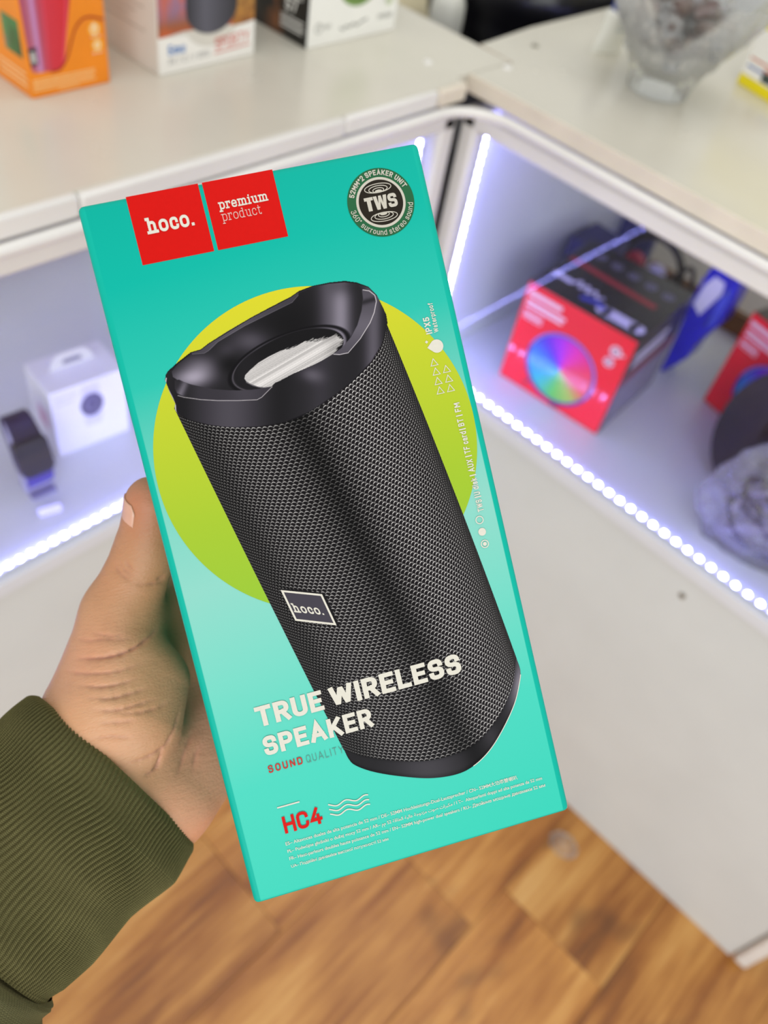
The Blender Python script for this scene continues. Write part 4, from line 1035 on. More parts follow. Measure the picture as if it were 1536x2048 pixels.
def knit(name, col, lift, rows, cols):
    m = bpy.data.materials.new(name); m.use_nodes = True
    t = NT(m); b = t.n['Principled BSDF']
    uv = t.add('ShaderNodeUVMap'); sp = t.add('ShaderNodeSeparateXYZ'); t.l.new(uv.outputs[0], sp.inputs[0])
    a = t.math('MULTIPLY', sp.outputs[0], cols); r = t.math('MULTIPLY', sp.outputs[1], rows)
    fx = t.math('ABSOLUTE', t.math('SUBTRACT', t.math('FRACT', a), .5))
    fy = t.math('FRACT', t.math('ADD', r, t.math('MULTIPLY', fx, 1.0)))
    st_ = t.math('SUBTRACT', 1.0, t.math('MULTIPLY', t.math('ABSOLUTE', t.math('SUBTRACT', fy, .5)), 2.0))
    st_ = t.math('MULTIPLY', st_, t.math('SUBTRACT', 1.0, t.math('MULTIPLY', fx, 1.2)))
    fuzz = t.noise(t.coord(), 1500, 4, .7); big = t.noise(t.coord(), 60, 3)
    f = t.math('ADD', t.math('MULTIPLY', st_, .55), t.math('MULTIPLY', fuzz, .45))
    f = t.math('ADD', f, t.math('MULTIPLY', t.math('SUBTRACT', big, .5), .3))
    c = lin(col)
    t.put(b.inputs['Base Color'], t.ramp(f, [(.15, tuple(x * .55 for x in c)), (.5, c), (.85, tuple(x * 1.45 for x in c))]))
    b.inputs['Roughness'].default_value = .95; b.inputs['Specular IOR Level'].default_value = .15
    b.inputs['Sheen Weight'].default_value = .35; b.inputs['Sheen Roughness'].default_value = .5
    b.inputs['Sheen Tint'].default_value = (*tuple(min(1, x * 5) for x in c), 1)
    t.put(b.inputs['Normal'], t.bump(f, lift, .0007))
    return m
NR = 138
def rib(T_, TH):
    wob = .030 * np.sin(T_ * 1.9 + 1.1 * np.sin(TH * 2)) + .016 * np.sin(T_ * 4.1 + TH * 3) + .05 * np.exp(-((T_ - 2.2) / .9) ** 2) * np.sin(TH * 1.5 + 1)
    r = np.cos((TH + wob) * NR)
    z = .62 * (1 - 2 * np.abs(np.sin((TH + wob) * NR * .5)) ** 3.0)
    edge = np.clip(T_ / .22, 0, 1)
    fold = -2.2 * np.exp(-((TH - 2 * math.pi * .975 - .10 * np.sin(T_)) / .035) ** 2) * np.clip((T_ - .8) / 1, 0, 1)
    puff = 1.2 * np.sin(T_ * 1.3 + TH * 1.0) + .7 * np.sin(T_ * 2.7 - TH * 2)
    return z * (.35 + .65 * edge) + fold + puff * np.clip(T_, 0, 1) - 2.0 * (1 - edge) ** 2 - 1.6 * np.clip((T_ - 3.7) / .4, 0, 1)
cuff = lathe_cloth('ribbed_cuff', 0, 4.12, 150, NR * 8, rib, knit('olive_rib_knit', '615c3a', .6, 30, NR))
cuff['label'] = 'olive rib-knit cuff'
def inner(T_, TH): return -2.2 + 0 * T_
lathe_cloth('cuff_lining', .02, 1.6, 14, 120, inner, knit('cuff_inside', '3c3c24', .3, 30, NR))
def body_d(T_, TH): return 1.3 * np.sin(T_ * 2.2 + TH * 2) + .9 * np.sin(T_ * 5 - TH * 3) - 2.4 * np.exp(-((T_ - 4.0) / .22) ** 2) + .5 * np.cos(T_ * 30) * np.exp(-((T_ - 4.28) / .1) ** 2)
lathe_cloth('sleeve', 4.0, 8.9, 90, 260, body_d, knit('olive_sweat_knit', '5a573a', .55, 16, 190))['label'] = 'plain olive knit sleeve'

# ================================================================ cartons
def carton_box(name, label, loc, size, ang, mat, group=None, bev=.0012, cat='carton'):
    """carton with its front left bottom corner at loc; width along ang, depth behind it"""
    w, d, h = size
    e = empty(name, loc, ang); tag(e, label, cat, group)
    MB().box((0, 0, 0), (w, d, h)).build('card_body', mat, e, bevel=bev, seg=2)
    return e
FRONT = lambda z=.0002: Matrix(((1, 0, 0, 0), (0, 0, -1, -z), (0, 1, 0, 0), (0, 0, 0, 1)))                 # print x right, y up on the front (-y) face
LEFT = lambda d, z=.0002: Matrix(((0, 0, -1, -z), (-1, 0, 0, d), (0, 1, 0, 0), (0, 0, 0, 1)))              # on the left (-x) face, read from the left
RIGHT = lambda w, z=.0002: Matrix(((0, 0, 1, w + z), (1, 0, 0, 0), (0, 1, 0, 0), (0, 0, 0, 1)))
TOPF = lambda h, z=.0002: Matrix(((1, 0, 0, 0), (0, 1, 0, 0), (0, 0, 1, h + z), (0, 0, 0, 1)))
def put(parent, name, mat, M_, fn):
    k = Ink(); fn(k); return k.build(name, mat, parent, 0.0, M_)
rect = lambda k, x0, y0, x1, y1: k.poly([(x0, y0), (x1, y0), (x1, y1), (x0, y1)])
def textrows(k, x0, y0, x1, rows, pitch, t, seed=1):      # print too small and blurred to read: rows of word-length strokes
    r = random.Random(seed)
    for i in range(rows):
        x = x0
        while x < x1 - .002:
            l = r.uniform(.003, .009); k.line([(x, y0 - i * pitch), (min(x + l, x1), y0 - i * pitch)], t); x += l + .0015
C_ = lambda n, c, r=.45, **kw: pbr(n, c, r, **kw)
R90 = math.radians(90)
# --- orange speaker carton (front faces +x)
m_or = C_('orange_card', 'f08a12', .4, var=(30, .05)); m_white_ink = C_('white_ink', 'f2efe8'); m_yel = C_('amber_ink', 'f7b63a')
def xyz(*a): return a
orange = carton_box('speaker_carton', 'orange carton with red speaker print, leftmost on the left worktop', (-.6965, .351, 1.0), (.0773, .085, .215), R90 + .02, m_or)
def grad(name, stops, axis=0, lo=0., hi=1., extra=None):
    m = bpy.data.materials.new(name); m.use_nodes = True
    t = NT(m); b = t.n['Principled BSDF']; co = t.add('ShaderNodeTexCoord'); sp = t.add('ShaderNodeSeparateXYZ'); t.l.new(co.outputs['Object'], sp.inputs[0])
    f = t.math('DIVIDE', t.math('SUBTRACT', sp.outputs[axis], lo), hi - lo)
    c = t.ramp(f, [(p, lin(q)) for p, q in stops])
    if extra: c = t.mix(t.math('MULTIPLY', t.math('SUBTRACT', t.noise(t.coord(scale=extra[2] if len(extra) > 2 else (1, 1, 1)), extra[0], 4), .42), 4.0, clamp=True), c, lin(extra[1]))
    t.put(b.inputs['Base Color'], c); b.inputs['Roughness'].default_value = .42
    return m
m_red = grad('red_speaker_ink', [(0, 'a8405c'), (.14, 'b4647c'), (.21, 'c48cc0'), (.29, 'b44a62'), (.45, 'cf3040'), (.8, 'd22430'), (1, 'a81a30')], 0, .001, .05)
put(orange, 'speaker_picture', m_red, FRONT(), lambda k: k.poly([(.003, .024), (.005, .021), (.03, .019), (.034, .024), (.040, .05), (.047, .077), (.053, .12), (.057, .16), (.004, .165), (.001, .12), (.001, .078)]))
put(orange, 'speaker_edge_picture', C_('pink_ink', 'e8506a'), FRONT(.0003), lambda k: (k.line([(.017, .021), (.0205, .05), (.0235, .12)], .0007), k.line([(.033, .026), (.0385, .05), (.047, .10)], .0012)))
put(orange, 'logo_plate', C_('dark_plate_ink', '3a2a38'), FRONT(.0003), lambda k: k.poly([(.003, .026), (.010, .027), (.010, .041), (.002, .040)]))
put(orange, 'logo_plate_mark', m_white_ink, FRONT(.0004), lambda k: [k.line([(.0045 + .0012 * i, .029), (.0042 + .0012 * i, .037)], .0006) for i in range(4)])
def cord(k): k.line(spline([(.021, .0195), (.027, .0195), (.032, .022), (.038, .030), (.043, .041), (.048, .050), (.055, .0555), (.063, .0565), (.0745, .053)], 40), .0016)
put(orange, 'cord_picture', C_('dark_red_ink', 'a3260f'), FRONT(.0004), cord)
put(orange, 'feature_marks', m_yel, FRONT(.0003), lambda k: (k.disc((.0655, .0465), .0056), k.disc((.067, .0335), .0054)))
put(orange, 'feature_lines', m_white_ink, FRONT(.0004), lambda k: (k.ring((.0655, .0465), .0030, .0030, .0008), k.line([(.0655, .0465), (.0655, .051)], .0008), k.ring((.067, .0335), .0024, .0024, .0009), textrows(k, .062, .0405, .071, 1, .002, .0006), textrows(k, .062, .0275, .071, 1, .002, .0006)))
put(orange, 'small_print', C_('pale_orange_ink', 'fbd08c'), FRONT(.0003), lambda k: (textrows(k, .003, .0145, .062, 4, .0026, .0011, 5), textrows(k, .026, .0040, .045, 1, .002, .0009)))
put(orange, 'side_picture', grad('side_photo_ink', [(0, '3c5a2a'), (.5, 'c9b9a0'), (1, '5a3a2c')], 1, .02, .09, (60, '4a8a4a')), LEFT(.085), lambda k: rect(k, .054, .031, .080, .060))
put(orange, 'side_print', C_('side_pale_ink', 'fbd9a4'), LEFT(.085), lambda k: textrows(k, .04, .019, .083, 3, .005, .0014, 9))
# --- pale grey speaker carton
m_grey = C_('pale_grey_card', 'd9d4ca', .45, var=(25, .03))
pale = carton_box('speaker_carton', 'pale grey carton with dark cylinder print, middle of three on the left worktop', (-.6905, .4746, 1.0), (.1165, .10, .20), R90 + .035, m_grey)
put(pale, 'landscape_picture', grad('landscape_ink', [(0, 'b5532f'), (.12, '9c5a3a'), (.26, '8c7392'), (.7, '9a88b4'), (1, 'b9b1cc')], 2, .03, .12, (75, 'd0602c', (1, 1, .5))), FRONT(.0003), lambda k: k.poly([(.001, .032), (.030, .0345), (.1155, .031), (.1155, .2), (.001, .2)]))
put(pale, 'foliage_picture', grad('golden_ink', [(0, 'a5682c'), (.5, 'c79a4a'), (1, '8c5a3a')], 2, .03, .1, (110, '7c4a24')), FRONT(.0004), lambda k: k.poly([(.088, .031), (.1155, .031), (.1155, .2), (.094, .2)]))
put(pale, 'white_band', C_('white_card_ink', 'efece6'), FRONT(.0005), lambda k: k.poly([(.0005, .0005), (.116, .0005), (.116, .0325), (.098, .0305)] + [(.063 + .034 * math.cos(a), .043 + .026 * math.sin(a)) for a in np.linspace(-.5, -math.pi + .5, 14)] + [(.028, .0315), (.0005, .0325)]))
put(pale, 'cylinder_picture', grad('graphite_ink', [(0, '2c2b33'), (.35, '5b5a66'), (.7, '44434d'), (1, '26252c')], 0, .033, .094), FRONT(.0006), lambda k: k.poly([(.063 + .0305 * math.cos(a), .05 + .022 * math.sin(a)) for a in np.linspace(0, -math.pi, 16)] + [(.0325, .2), (.0935, .2)]))
put(pale, 'blue_lettering', C_('blue_ink', '4a7fc0'), FRONT(.0007), lambda k: k.text('5mu', (.011, .0165), .0085, .2, width=.0195))
put(pale, 'grey_lettering', C_('grey_text_ink', '8d8d8f'), FRONT(.0007), lambda k: k.text('3V / C / / CPU', (.011, .0085), .005, .13, width=.048))
put(pale, 'red_lettering', C_('graffiti_red_ink', 'd2574a'), FRONT(.0007), lambda k: (k.text('SPORTY', (.067, .0125), .0105, .13, width=.042, ang=.03), k.line([(.066, .0095), (.09, .0105), (.109, .0115)], .0012)))
put(pale, 'side_print', C_('warm_grey_ink', 'a9a398'), LEFT(.10), lambda k: [textrows(k, .022, .15 - .0065 * i, .082 - .012 * (i % 3), 1, .004, .0012, i) for i in range(19)])
# --- white carton with green speaker print
m_wc = C_('white_card', 'efeee8', .42, var=(25, .02)); m_dark = grad('dark_photo_ink', [(0, '16130f'), (.35, '2b241d'), (.5, '7a4a28'), (.7, '2a2018'), (1, '14110f')], 1, 0, .1, (55, '0f0d0c'))
green = carton_box('speaker_carton', 'white carton with green speaker print and dark photo side, rightmost on the left worktop', (-.6803, .650, 1.0), (.134, .105, .19), R90 + .014, m_wc)
put(green, 'speaker_picture', grad('green_speaker_ink', [(0, '5f7d3c'), (.5, '86a85a'), (1, '9cba70')], 2, .02, .09), FRONT(), lambda k: k.poly([(.0705 + .034 * math.cos(a), .062 + .029 * math.sin(a)) for a in np.linspace(0, 2 * math.pi, 40, False)]))
put(green, 'speaker_band_picture', C_('dark_green_ink', '4d6a30'), FRONT(.0003), lambda k: k.line([(.0705 + .029 * math.cos(a), .064 + .024 * math.sin(a)) for a in np.linspace(math.pi, 2 * math.pi, 24)], .0016))
put(green, 'grey_marks', C_('soft_grey_ink', '9a9a94'), FRONT(.0003), lambda k: (k.ring((.0145, .0185), .0045, .0045, .0012), k.line([(.0145, .0185), (.0145, .022)], .001), k.text('360', (.022, .0165), .0045, .14), k.line(spline([(.047, .0145), (.051, .0125), (.056, .0155), (.061, .0135), (.066, .0165), (.071, .014), (.077, .0165), (.086, .0185)], 40), .0022), k.text('MINI', (.104, .0150), .0055, .15, width=.022), k.text('BT', (.112, .031), .004, .15)))
put(green, 'leaf_mark', C_('pale_green_ink', 'cdd6b8'), FRONT(.0003), lambda k: k.disc((.119, .034), .0065, 18))
put(green, 'side_picture', m_dark, LEFT(.105), lambda k: rect(k, .0005, .0005, .1045, .1895))
put(green, 'side_lettering', m_white_ink, LEFT(.105, .0004), lambda k: (k.text('57', (.070, .028), .012, .16), textrows(k, .064, .022, .099, 4, .0035, .0012, 4), textrows(k, .066, .046, .095, 2, .0035, .0012, 6)))
# --- yellow and white carton at the right
m_ye = C_('yellow_card', 'f0dc0c', .4, var=(25, .03))
yel = carton_box('carton', 'yellow and white carton beside the glass bowl on the right worktop', (-.398, 1.0863, 1.0), (.13, .07, .13), math.atan2(-.0146, .051), m_ye)
put(yel, 'white_band', m_white_ink, FRONT(), lambda k: rect(k, .0006, .0125, .1294, .062))
put(yel, 'left_band', C_('lilac_ink', 'dcd9e2'), LEFT(.07), lambda k: rect(k, .001, .0125, .069, .07))
put(yel, 'red_lettering', C_('red_small_ink', 'c96a50'), FRONT(.0003), lambda k: (textrows(k, .006, .031, .06, 1, .004, .0022, 3), textrows(k, .03, .026, .06, 1, .004, .0022, 8)))
put(yel, 'blue_lettering', C_('blue_small_ink', '5a76b8'), FRONT(.0003), lambda k: (textrows(k, .006, .0225, .03, 1, .004, .0025, 12), rect(k, .047, .0135, .075, .0235)))
put(yel, 'dark_picture', C_('slate_ink', '3d4a44'), FRONT(.0004), lambda k: rect(k, .030, .0145, .046, .0245))

# ---------------------------------------------------------------- cut glass bowl with wrapped sweets
bowl = empty('glass_bowl', (-.4335, .9585, 1.0006)); tag(bowl, 'cut glass bowl of wrapped brown sweets on the right worktop', 'bowl')
def clear(name, tint, fres, base, white, rough=.03, nscale=90, nstr=.15, ndist=.001):
    """thin clear material: lets light straight through, mirrors by angle, with a little milky scatter"""
    m = bpy.data.materials.new(name); m.use_nodes = True; t = NT(m); t.n.remove(t.n['Principled BSDF'])
    tr = t.add('ShaderNodeBsdfTransparent'); tr.inputs[0].default_value = (*tint, 1)
    gl = t.add('ShaderNodeBsdfGlossy'); gl.inputs['Roughness'].default_value = rough
    df = t.add('ShaderNodeBsdfTranslucent'); df.inputs[0].default_value = (.95, .96, .97, 1); dd = t.add('ShaderNodeBsdfDiffuse'); dd.inputs[0].default_value = (.95, .96, .97, 1)
    md = t.add('ShaderNodeMixShader'); t.l.new(df.outputs[0], md.inputs[1]); t.l.new(dd.outputs[0], md.inputs[2])
    nb = t.bump(t.noise(t.coord(), nscale, 4, .6), nstr, ndist); t.l.new(nb, gl.inputs['Normal'])
    lw = t.add('ShaderNodeLayerWeight'); lw.inputs[0].default_value = fres; t.l.new(nb, lw.inputs['Normal'])
    m0 = t.add('ShaderNodeMixShader'); m0.inputs[0].default_value = white; t.l.new(gl.outputs[0], m0.inputs[1]); t.l.new(md.outputs[0], m0.inputs[2])
    mx = t.add('ShaderNodeMixShader'); t.l.new(t.math('MULTIPLY_ADD', lw.outputs['Fresnel'], .8, base, clamp=True), mx.inputs[0])
    t.l.new(tr.outputs[0], mx.inputs[1]); t.l.new(m0.outputs[0], mx.inputs[2]); t.l.new(mx.outputs[0], t.n['Material Output'].inputs[0])
    return m
gm = clear('cut_glass', (.992, .996, .996), .22, .01, .22, .03, 60, .16, .002)
prof_o = [(.030, 0), (.0345, .0012), (.0355, .004), (.036, .010), (.0405, .022), (.047, .034), (.0515, .0385), (.053, .0425), (.0545, .046), (.061, .055), (.067, .064), (.0705, .070), (.073, .0735), (.0745, .077), (.081, .086), (.088, .097), (.095, .110), (.0965, .1135)]
prof_i = [(.0935, .1135), (.090, .107), (.083, .095), (.0765, .084), (.068, .071), (.058, .057), (.048, .042), (.036, .027), (.026, .018), (.012, .0145), (.003, .014)]
def cut(k, a):
    if 3 <= k <= 5: return -.0016 * abs(math.sin(a * 11))
    if k in (6, 7): return .0012
    if 9 <= k <= 10: return .0013 * math.sin(a * 18 + k * 1.6)
    if k in (11, 12): return .0010 + .0011 * math.cos(a * 46)
    if 13 <= k < 17: return .0012 * math.sin(a * 20 + k * 1.3)
    return 0
MB().lathe(prof_o + prof_i, 184, mod=cut).build('glass_body', gm, bowl, smooth=50)
random.seed(11)
m_choc = C_('chocolate', '5a2c1a', .5, var=(80, .25)); 
wm = clear('clear_wrapper', (.97, .97, .98), .4, .06, .30, .10, 160, .7, .003)
def sweet_mesh():
    m = MB()
    m.lathe([(.004, -.013), (.0085, -.011), (.0095, -.004), (.0095, .004), (.0085, .011), (.004, .013)], 10)
    return m
base_sweet = None; ns = 0
LBL = ['wrapped brown sweet in the glass bowl, near its left side', 'wrapped brown sweet in the glass bowl, near its right side', 'wrapped brown sweet on top of the heap in the glass bowl']
for ring_, z, cnt, r0 in ((2, .050, 4, .024), (2, .062, 6, .035), (3, .076, 7, .042), (3, .088, 4, .020)):
    for i in range(cnt):
        a = 2 * math.pi * (i + .5 * (ring_ % 2)) / cnt + .3 * ring_
        loc = (-.4335 + r0 * math.cos(a), .9585 + r0 * math.sin(a), 1.0 + z)
        rot = (random.uniform(1.1, 1.9), random.uniform(-.3, .3), a + random.uniform(-.5, .5) + 1.57)
        if base_sweet is None:
            base_sweet = empty('sweet', loc); sm = sweet_mesh().build('chocolate', m_choc, base_sweet, smooth=50)
            w = MB()
            for s in (-1, 1):
                w.lathe([(.0035, s * .0135), (.003, s * .016), (.0065, s * .021), (.010, s * .027), (.0095, s * .0275), (.006, s * .0215), (.0025, s * .0165), (.003, s * .0135)], 14, mod=lambda k, q: .0014 * math.sin(q * 5) * (k in (2, 3, 4, 5)), close=False)
            w.lathe([(.0042, -.0135), (.0102, -.0115), (.0112, -.004), (.0104, .001), (.0112, .005), (.0102, .0115), (.0042, .0135)], 12, mod=lambda k, q: .0007 * math.sin(q * 4 + k), close=False)
            w.build('wrapper', wm, base_sweet, smooth=60); cur = base_sweet
        else:
            cur = base_sweet.copy(); COL.objects.link(cur)
            for ch in base_sweet.children: c = ch.copy(); COL.objects.link(c); c.parent = cur
        cur.location = loc; cur.rotation_euler = rot
        d_ = (math.cos(a) * .92 + math.sin(a) * .40)
        tag(cur, LBL[2] if z > .08 else LBL[1] if d_ > 0 else LBL[0], 'sweet', 'sweets in the glass bowl')

# ---------------------------------------------------------------- white tube standing on its crimped end
tube = empty('tube', (-.5287, .9942, 1.0), math.atan2(.0384, .0161)); tag(tube, 'white squeezable tube with blue cap standing behind the glass bowl', 'tube')
def oval(rx, ry, z, n=28): return [(rx * math.cos(2 * math.pi * i / n), ry * math.sin(2 * math.pi * i / n), z) for i in range(n)]
m = MB(); rings = [(.0215, .0012, 0), (.0215, .0016, .004), (.0195, .006, .014), (.017, .0105, .028), (.0155, .0135, .040), (.0148, .0138, .0432), (.010, .0095, .0465)]
vs = sum([oval(*r) for r in rings], []); fs = [(k * 28 + i, k * 28 + (i + 1) % 28, (k + 1) * 28 + (i + 1) % 28, (k + 1) * 28 + i) for k in range(len(rings) - 1) for i in range(28)] + [tuple(range(28)), tuple((len(rings) - 1) * 28 + i for i in range(28))]
m.add(vs, fs).build('tube_body', C_('tube_plastic', 'e9e8df', .35), tube, smooth=50)
MB().lathe([(.0095, .0465), (.0098, .048), (.0088, .072), (.006, .074)], 24).build('cap', C_('blue_cap', '1f3fa0', .3), tube, smooth=40)
put(tube, 'faint_lettering', C_('faint_blue_ink', 'b8c2c6'), FRONT(.0135), lambda k: (textrows(k, -.004, .036, .008, 1, .004, .002, 2), textrows(k, -.005, .029, .009, 1, .004, .002, 4)))

# ---------------------------------------------------------------- behind the corner
cab = empty('corner_cabinet', (-.86, 1.2, 0)); tag(cab, 'dark low cabinet behind the corner of the two counters', 'cabinet')
md = C_('dark_board', '1c1a22', .6, var=(20, .2))
part(cab, 'cabinet_body', (-1.10, .885, 0), (-.645, 1.5, .84), md); part(cab, 'cabinet_top', (-1.11, .875, .84), (-.635, 1.51, .86), md)
can = MB().lathe([(.024, 0), (.025, .003), (.025, .05), (.0242, .062), (.0246, .075), (.0235, .092), (.019, .103), (.011, .109), (.002, .111)], 32, mod=lambda k, a: .0009 * math.sin(a * 7) * (k in (2, 3, 4, 5))).build('canister', C_('milky_plastic', 'dcdcd2', .35, bump=(60, .2)), None, smooth=60, loc=(-.815, 1.045, .86))
tag(can, 'white rounded plastic canister standing behind the worktop corner', 'canister')
def crumple(name, mat, c, r, seed, amp, freq, n=(48, 32), flat=None):
    rs = np.random.RandomState(seed); K = rs.normal(size=(14, 3)) * freq; ph = rs.rand(14) * 6.28; am = rs.rand(14)
    th, ph_ = np.meshgrid(np.linspace(0, math.pi, n[1]), np.linspace(0, 2 * math.pi, n[0], endpoint=False), indexing='ij')
    d = np.stack([np.sin(th) * np.cos(ph_), np.sin(th) * np.sin(ph_), np.cos(th)], -1)
    s = sum(a * np.abs(np.sin(d @ k + p)) for a, k, p in zip(am, K, ph)) / am.sum() - .6
    q = d * (1 + amp * s[..., None]) * np.array(r) 
    if flat is not None: q[..., 2] = np.maximum(q[..., 2], flat)
    return np_mesh(name, q.reshape(-1, 3), grid_faces(n[1], n[0], True), mat), c
mb_ = C_('black_bin_film', '0c0b12', .28, bump=(70, .5)); 
bag, c = crumple('bag', mb_, None, (.17, .22, .15), 5, .55, 2.6, flat=-.10); bag.location = (-.80, 1.285, .9615); tag(bag, 'black crumpled plastic bag heaped behind the worktop corner', 'bag')
pouch, c = crumple('pouch', C_('dark_green_cloth', '1f2b24', .6, var=(40, .5)), None, (.10, .07, .03), 8, .4, 3, flat=-.02); pouch.location = (-.945, .985, .8805); tag(pouch, 'dark green pouch lying left of the white canister', 'pouch')
fold = empty('leaflet', (-1.03, 1.22, .861), .25); tag(fold, 'cream folded leaflet lying behind the dark pouch', 'leaflet')
MB().box((-.09, -.05, 0), (.09, .05, .002)).build('sheet', C_('cream_paper', 'd6cba8', .7), fold, bevel=.0005); MB().prism([(-.09, -.002), (.0, .002), (.09, -.002), (.09, -.0006), (0, .0034), (-.09, -.0006)], 0, .1, Matrix.Translation((0, -.05, .004)) @ Matrix.Rotation(-R90, 4, 'X') @ Matrix.Rotation(math.pi, 4, 'X')).build('cover', C_('cream_paper_top', 'cfc4a4', .7), fold)

# ================================================================ inside the right counter
m_rb = bpy.data.materials.new('glossy_red_card'); m_rb.use_nodes = True; t = NT(m_rb); b = t.n['Principled BSDF']
b.inputs['Base Color'].default_value = (*lin('ee2a3c'), 1); b.inputs['Roughness'].default_value = .07; b.inputs['Specular IOR Level'].default_value = .3
t.put(b.inputs['Normal'], t.bump(t.noise(t.coord(), 40, 2), .02, .001))
m_bk = C_('black_card', '1d1b22', .3, var=(40, .15)); m_pur = C_('purple_black_card', '2c2438', .4, var=(60, .3))
def disc_mat():
    m = bpy.data.materials.new('rainbow_ink'); m.use_nodes = True; t = NT(m); b = t.n['Principled BSDF']
    co = t.add('ShaderNodeTexCoord'); sp = t.add('ShaderNodeSeparateXYZ'); t.l.new(co.outputs['Object'], sp.inputs[0])
    a = t.math('ARCTAN2', t.math('SUBTRACT', sp.outputs[2], .060), t.math('SUBTRACT', sp.outputs[0], .081))
    f = t.math('MULTIPLY_ADD', a, 1 / (2 * math.pi), .5)
    c = t.ramp(f, [(0, '2a8fd0'), (.16, '38b8a8'), (.27, '62c050'), (.36, '9cc04c'), (.46, 'e84a56'), (.6, 'e83a60'), (.7, 'e030b0'), (.79, 'b030d0'), (.88, '6238d0'), (1, '2f6fd0')] and [(p, lin(q)) for p, q in [(0, '2a86d0'), (.14, '36b4b0'), (.25, '5cc254'), (.36, 'a0bc50'), (.45, 'e2504e'), (.58, 'e83658'), (.7, 'e22ea8'), (.79, 'b02ed0'), (.88, '5c34c8'), (1, '2a86d0')]])
    t.put(b.inputs['Base Color'], c); b.inputs['Roughness'].default_value = .2
    return m
m_rain = disc_mat(); m_pale = C_('pale_pink_ink', 'f3c9d4', .3); m_lil = C_('lilac_label_ink', 'd8d2ea', .35); m_navy = C_('navy_ink', '3a2f86', .3)
def party(loc, ang, label):
    e = empty('speaker_carton', loc, ang); tag(e, label, 'carton', 'red party speaker cartons in the right counter')
    w, d, h = .161, .163, .154
    MB().box((0, .0012, 0), (w, d, h)).build('card_body', m_bk, e, bevel=.0012, seg=2)
    put(e, 'red_front', m_rb, FRONT(-.0010), lambda k: rect(k, .0006, .0014, w - .0006, h - .0006))
    put(e, 'speaker_rim_picture', m_navy, FRONT(-.0008), lambda k: k.disc((.081, .060), .0525, 56)); put(e, 'light_picture', m_rain, FRONT(-.0006), lambda k: k.disc((.081, .060), .0475, 56))
    put(e, 'rim_light', C_('violet_ink', '8c86d8', .3), FRONT(-.0005), lambda k: k.line([(.081 + .0505 * math.cos(a), .060 + .0505 * math.sin(a)) for a in np.linspace(-.4, 2.9, 36)], .0022))
    put(e, 'foot_picture', m_pur, FRONT(-.0005), lambda k: (k.line([(.045, .020), (.040, .012)], .003), k.line([(.085, .0085), (.088, .004), (.098, .009)], .003)))
    put(e, 'front_lettering', m_pale, FRONT(-.0005), lambda k: (textrows(k, .008, .140, .052, 1, .004, .007, 3), textrows(k, .008, .129, .062, 2, .0065, .0045, 7), k.line([(.007, .104), (.034, .104), (.034, .114), (.007, .114)], .0016, True), textrows(k, .011, .109, .031, 1, .004, .004, 2)))
    put(e, 'front_marks', m_pale, FRONT(-.0005), lambda k: (k.disc((.140, .127), .008, 16), k.disc((.137, .109), .007, 16), k.line([(.146, .125), (.151, .127)], .003)))
    put(e, 'front_mark_cores', m_pur, FRONT(-.0003), lambda k: (k.ring((.140, .127), .004, .004, .0015), k.ring((.137, .109), .0035, .0035, .0015)))
    put(e, 'top_icons', C_('grey_icon_ink', '77738c', .35), TOPF(h), lambda k: [k.disc((.032 + .027 * i, .132 - .002 * i), .0085, 18) for i in range(5)])
    put(e, 'top_icon_cores', m_bk, TOPF(h, .0004), lambda k: [k.ring((.032 + .027 * i, .132 - .002 * i), .0045, .0045, .0018) for i in range(5)])
    put(e, 'top_red_bar', C_('deep_red_ink', 'a01f30', .35), TOPF(h), lambda k: k.line([(.012, .094), (.135, .086)], .011))
    put(e, 'top_lettering', m_lil, TOPF(h), lambda k: (k.line([(.014, .046), (.034, .044)], .010), k.line(spline([(.040, .044), (.046, .056), (.052, .042), (.058, .054), (.064, .040), (.070, .052), (.078, .040), (.084, .046)], 40), .004)))
    put(e, 'top_blue_mark', C_('bright_blue_ink', '3d46b4', .3), TOPF(h), lambda k: (k.line([(.066, .026), (.082, .032), (.094, .027)], .008)))
    put(e, 'top_label', m_lil, TOPF(h), lambda k: (rect(k, .098, .014, .146, .035), k.disc((.098, .0245), .0105), k.disc((.146, .0245), .0105)))
    put(e, 'side_band', C_('side_grey_card', '6a6480', .4, var=(300, .3)), RIGHT(w), lambda k: k.poly([(.002, .002), (.161, .002), (.161, .082), (.002, .082)]))
    put(e, 'side_stripe', C_('side_red_ink', '9c2c48', .4), RIGHT(w), lambda k: rect(k, .002, .082, .161, .092))
    put(e, 'side_lettering', m_lil, RIGHT(w, .0004), lambda k: (textrows(k, .02, .122, .11, 2, .013, .009, 5), textrows(k, .01, .068, .15, 7, .009, .0018, 6)))
    return e
party((-.4555, .8520, ZS), math.radians(4.6), 'red and black speaker carton with rainbow ring print, nearest the showcase corner')
party((-.2396, 1.0634, ZS), math.radians(-14), 'red and black speaker carton partly hidden by the clear bag, at the right edge')
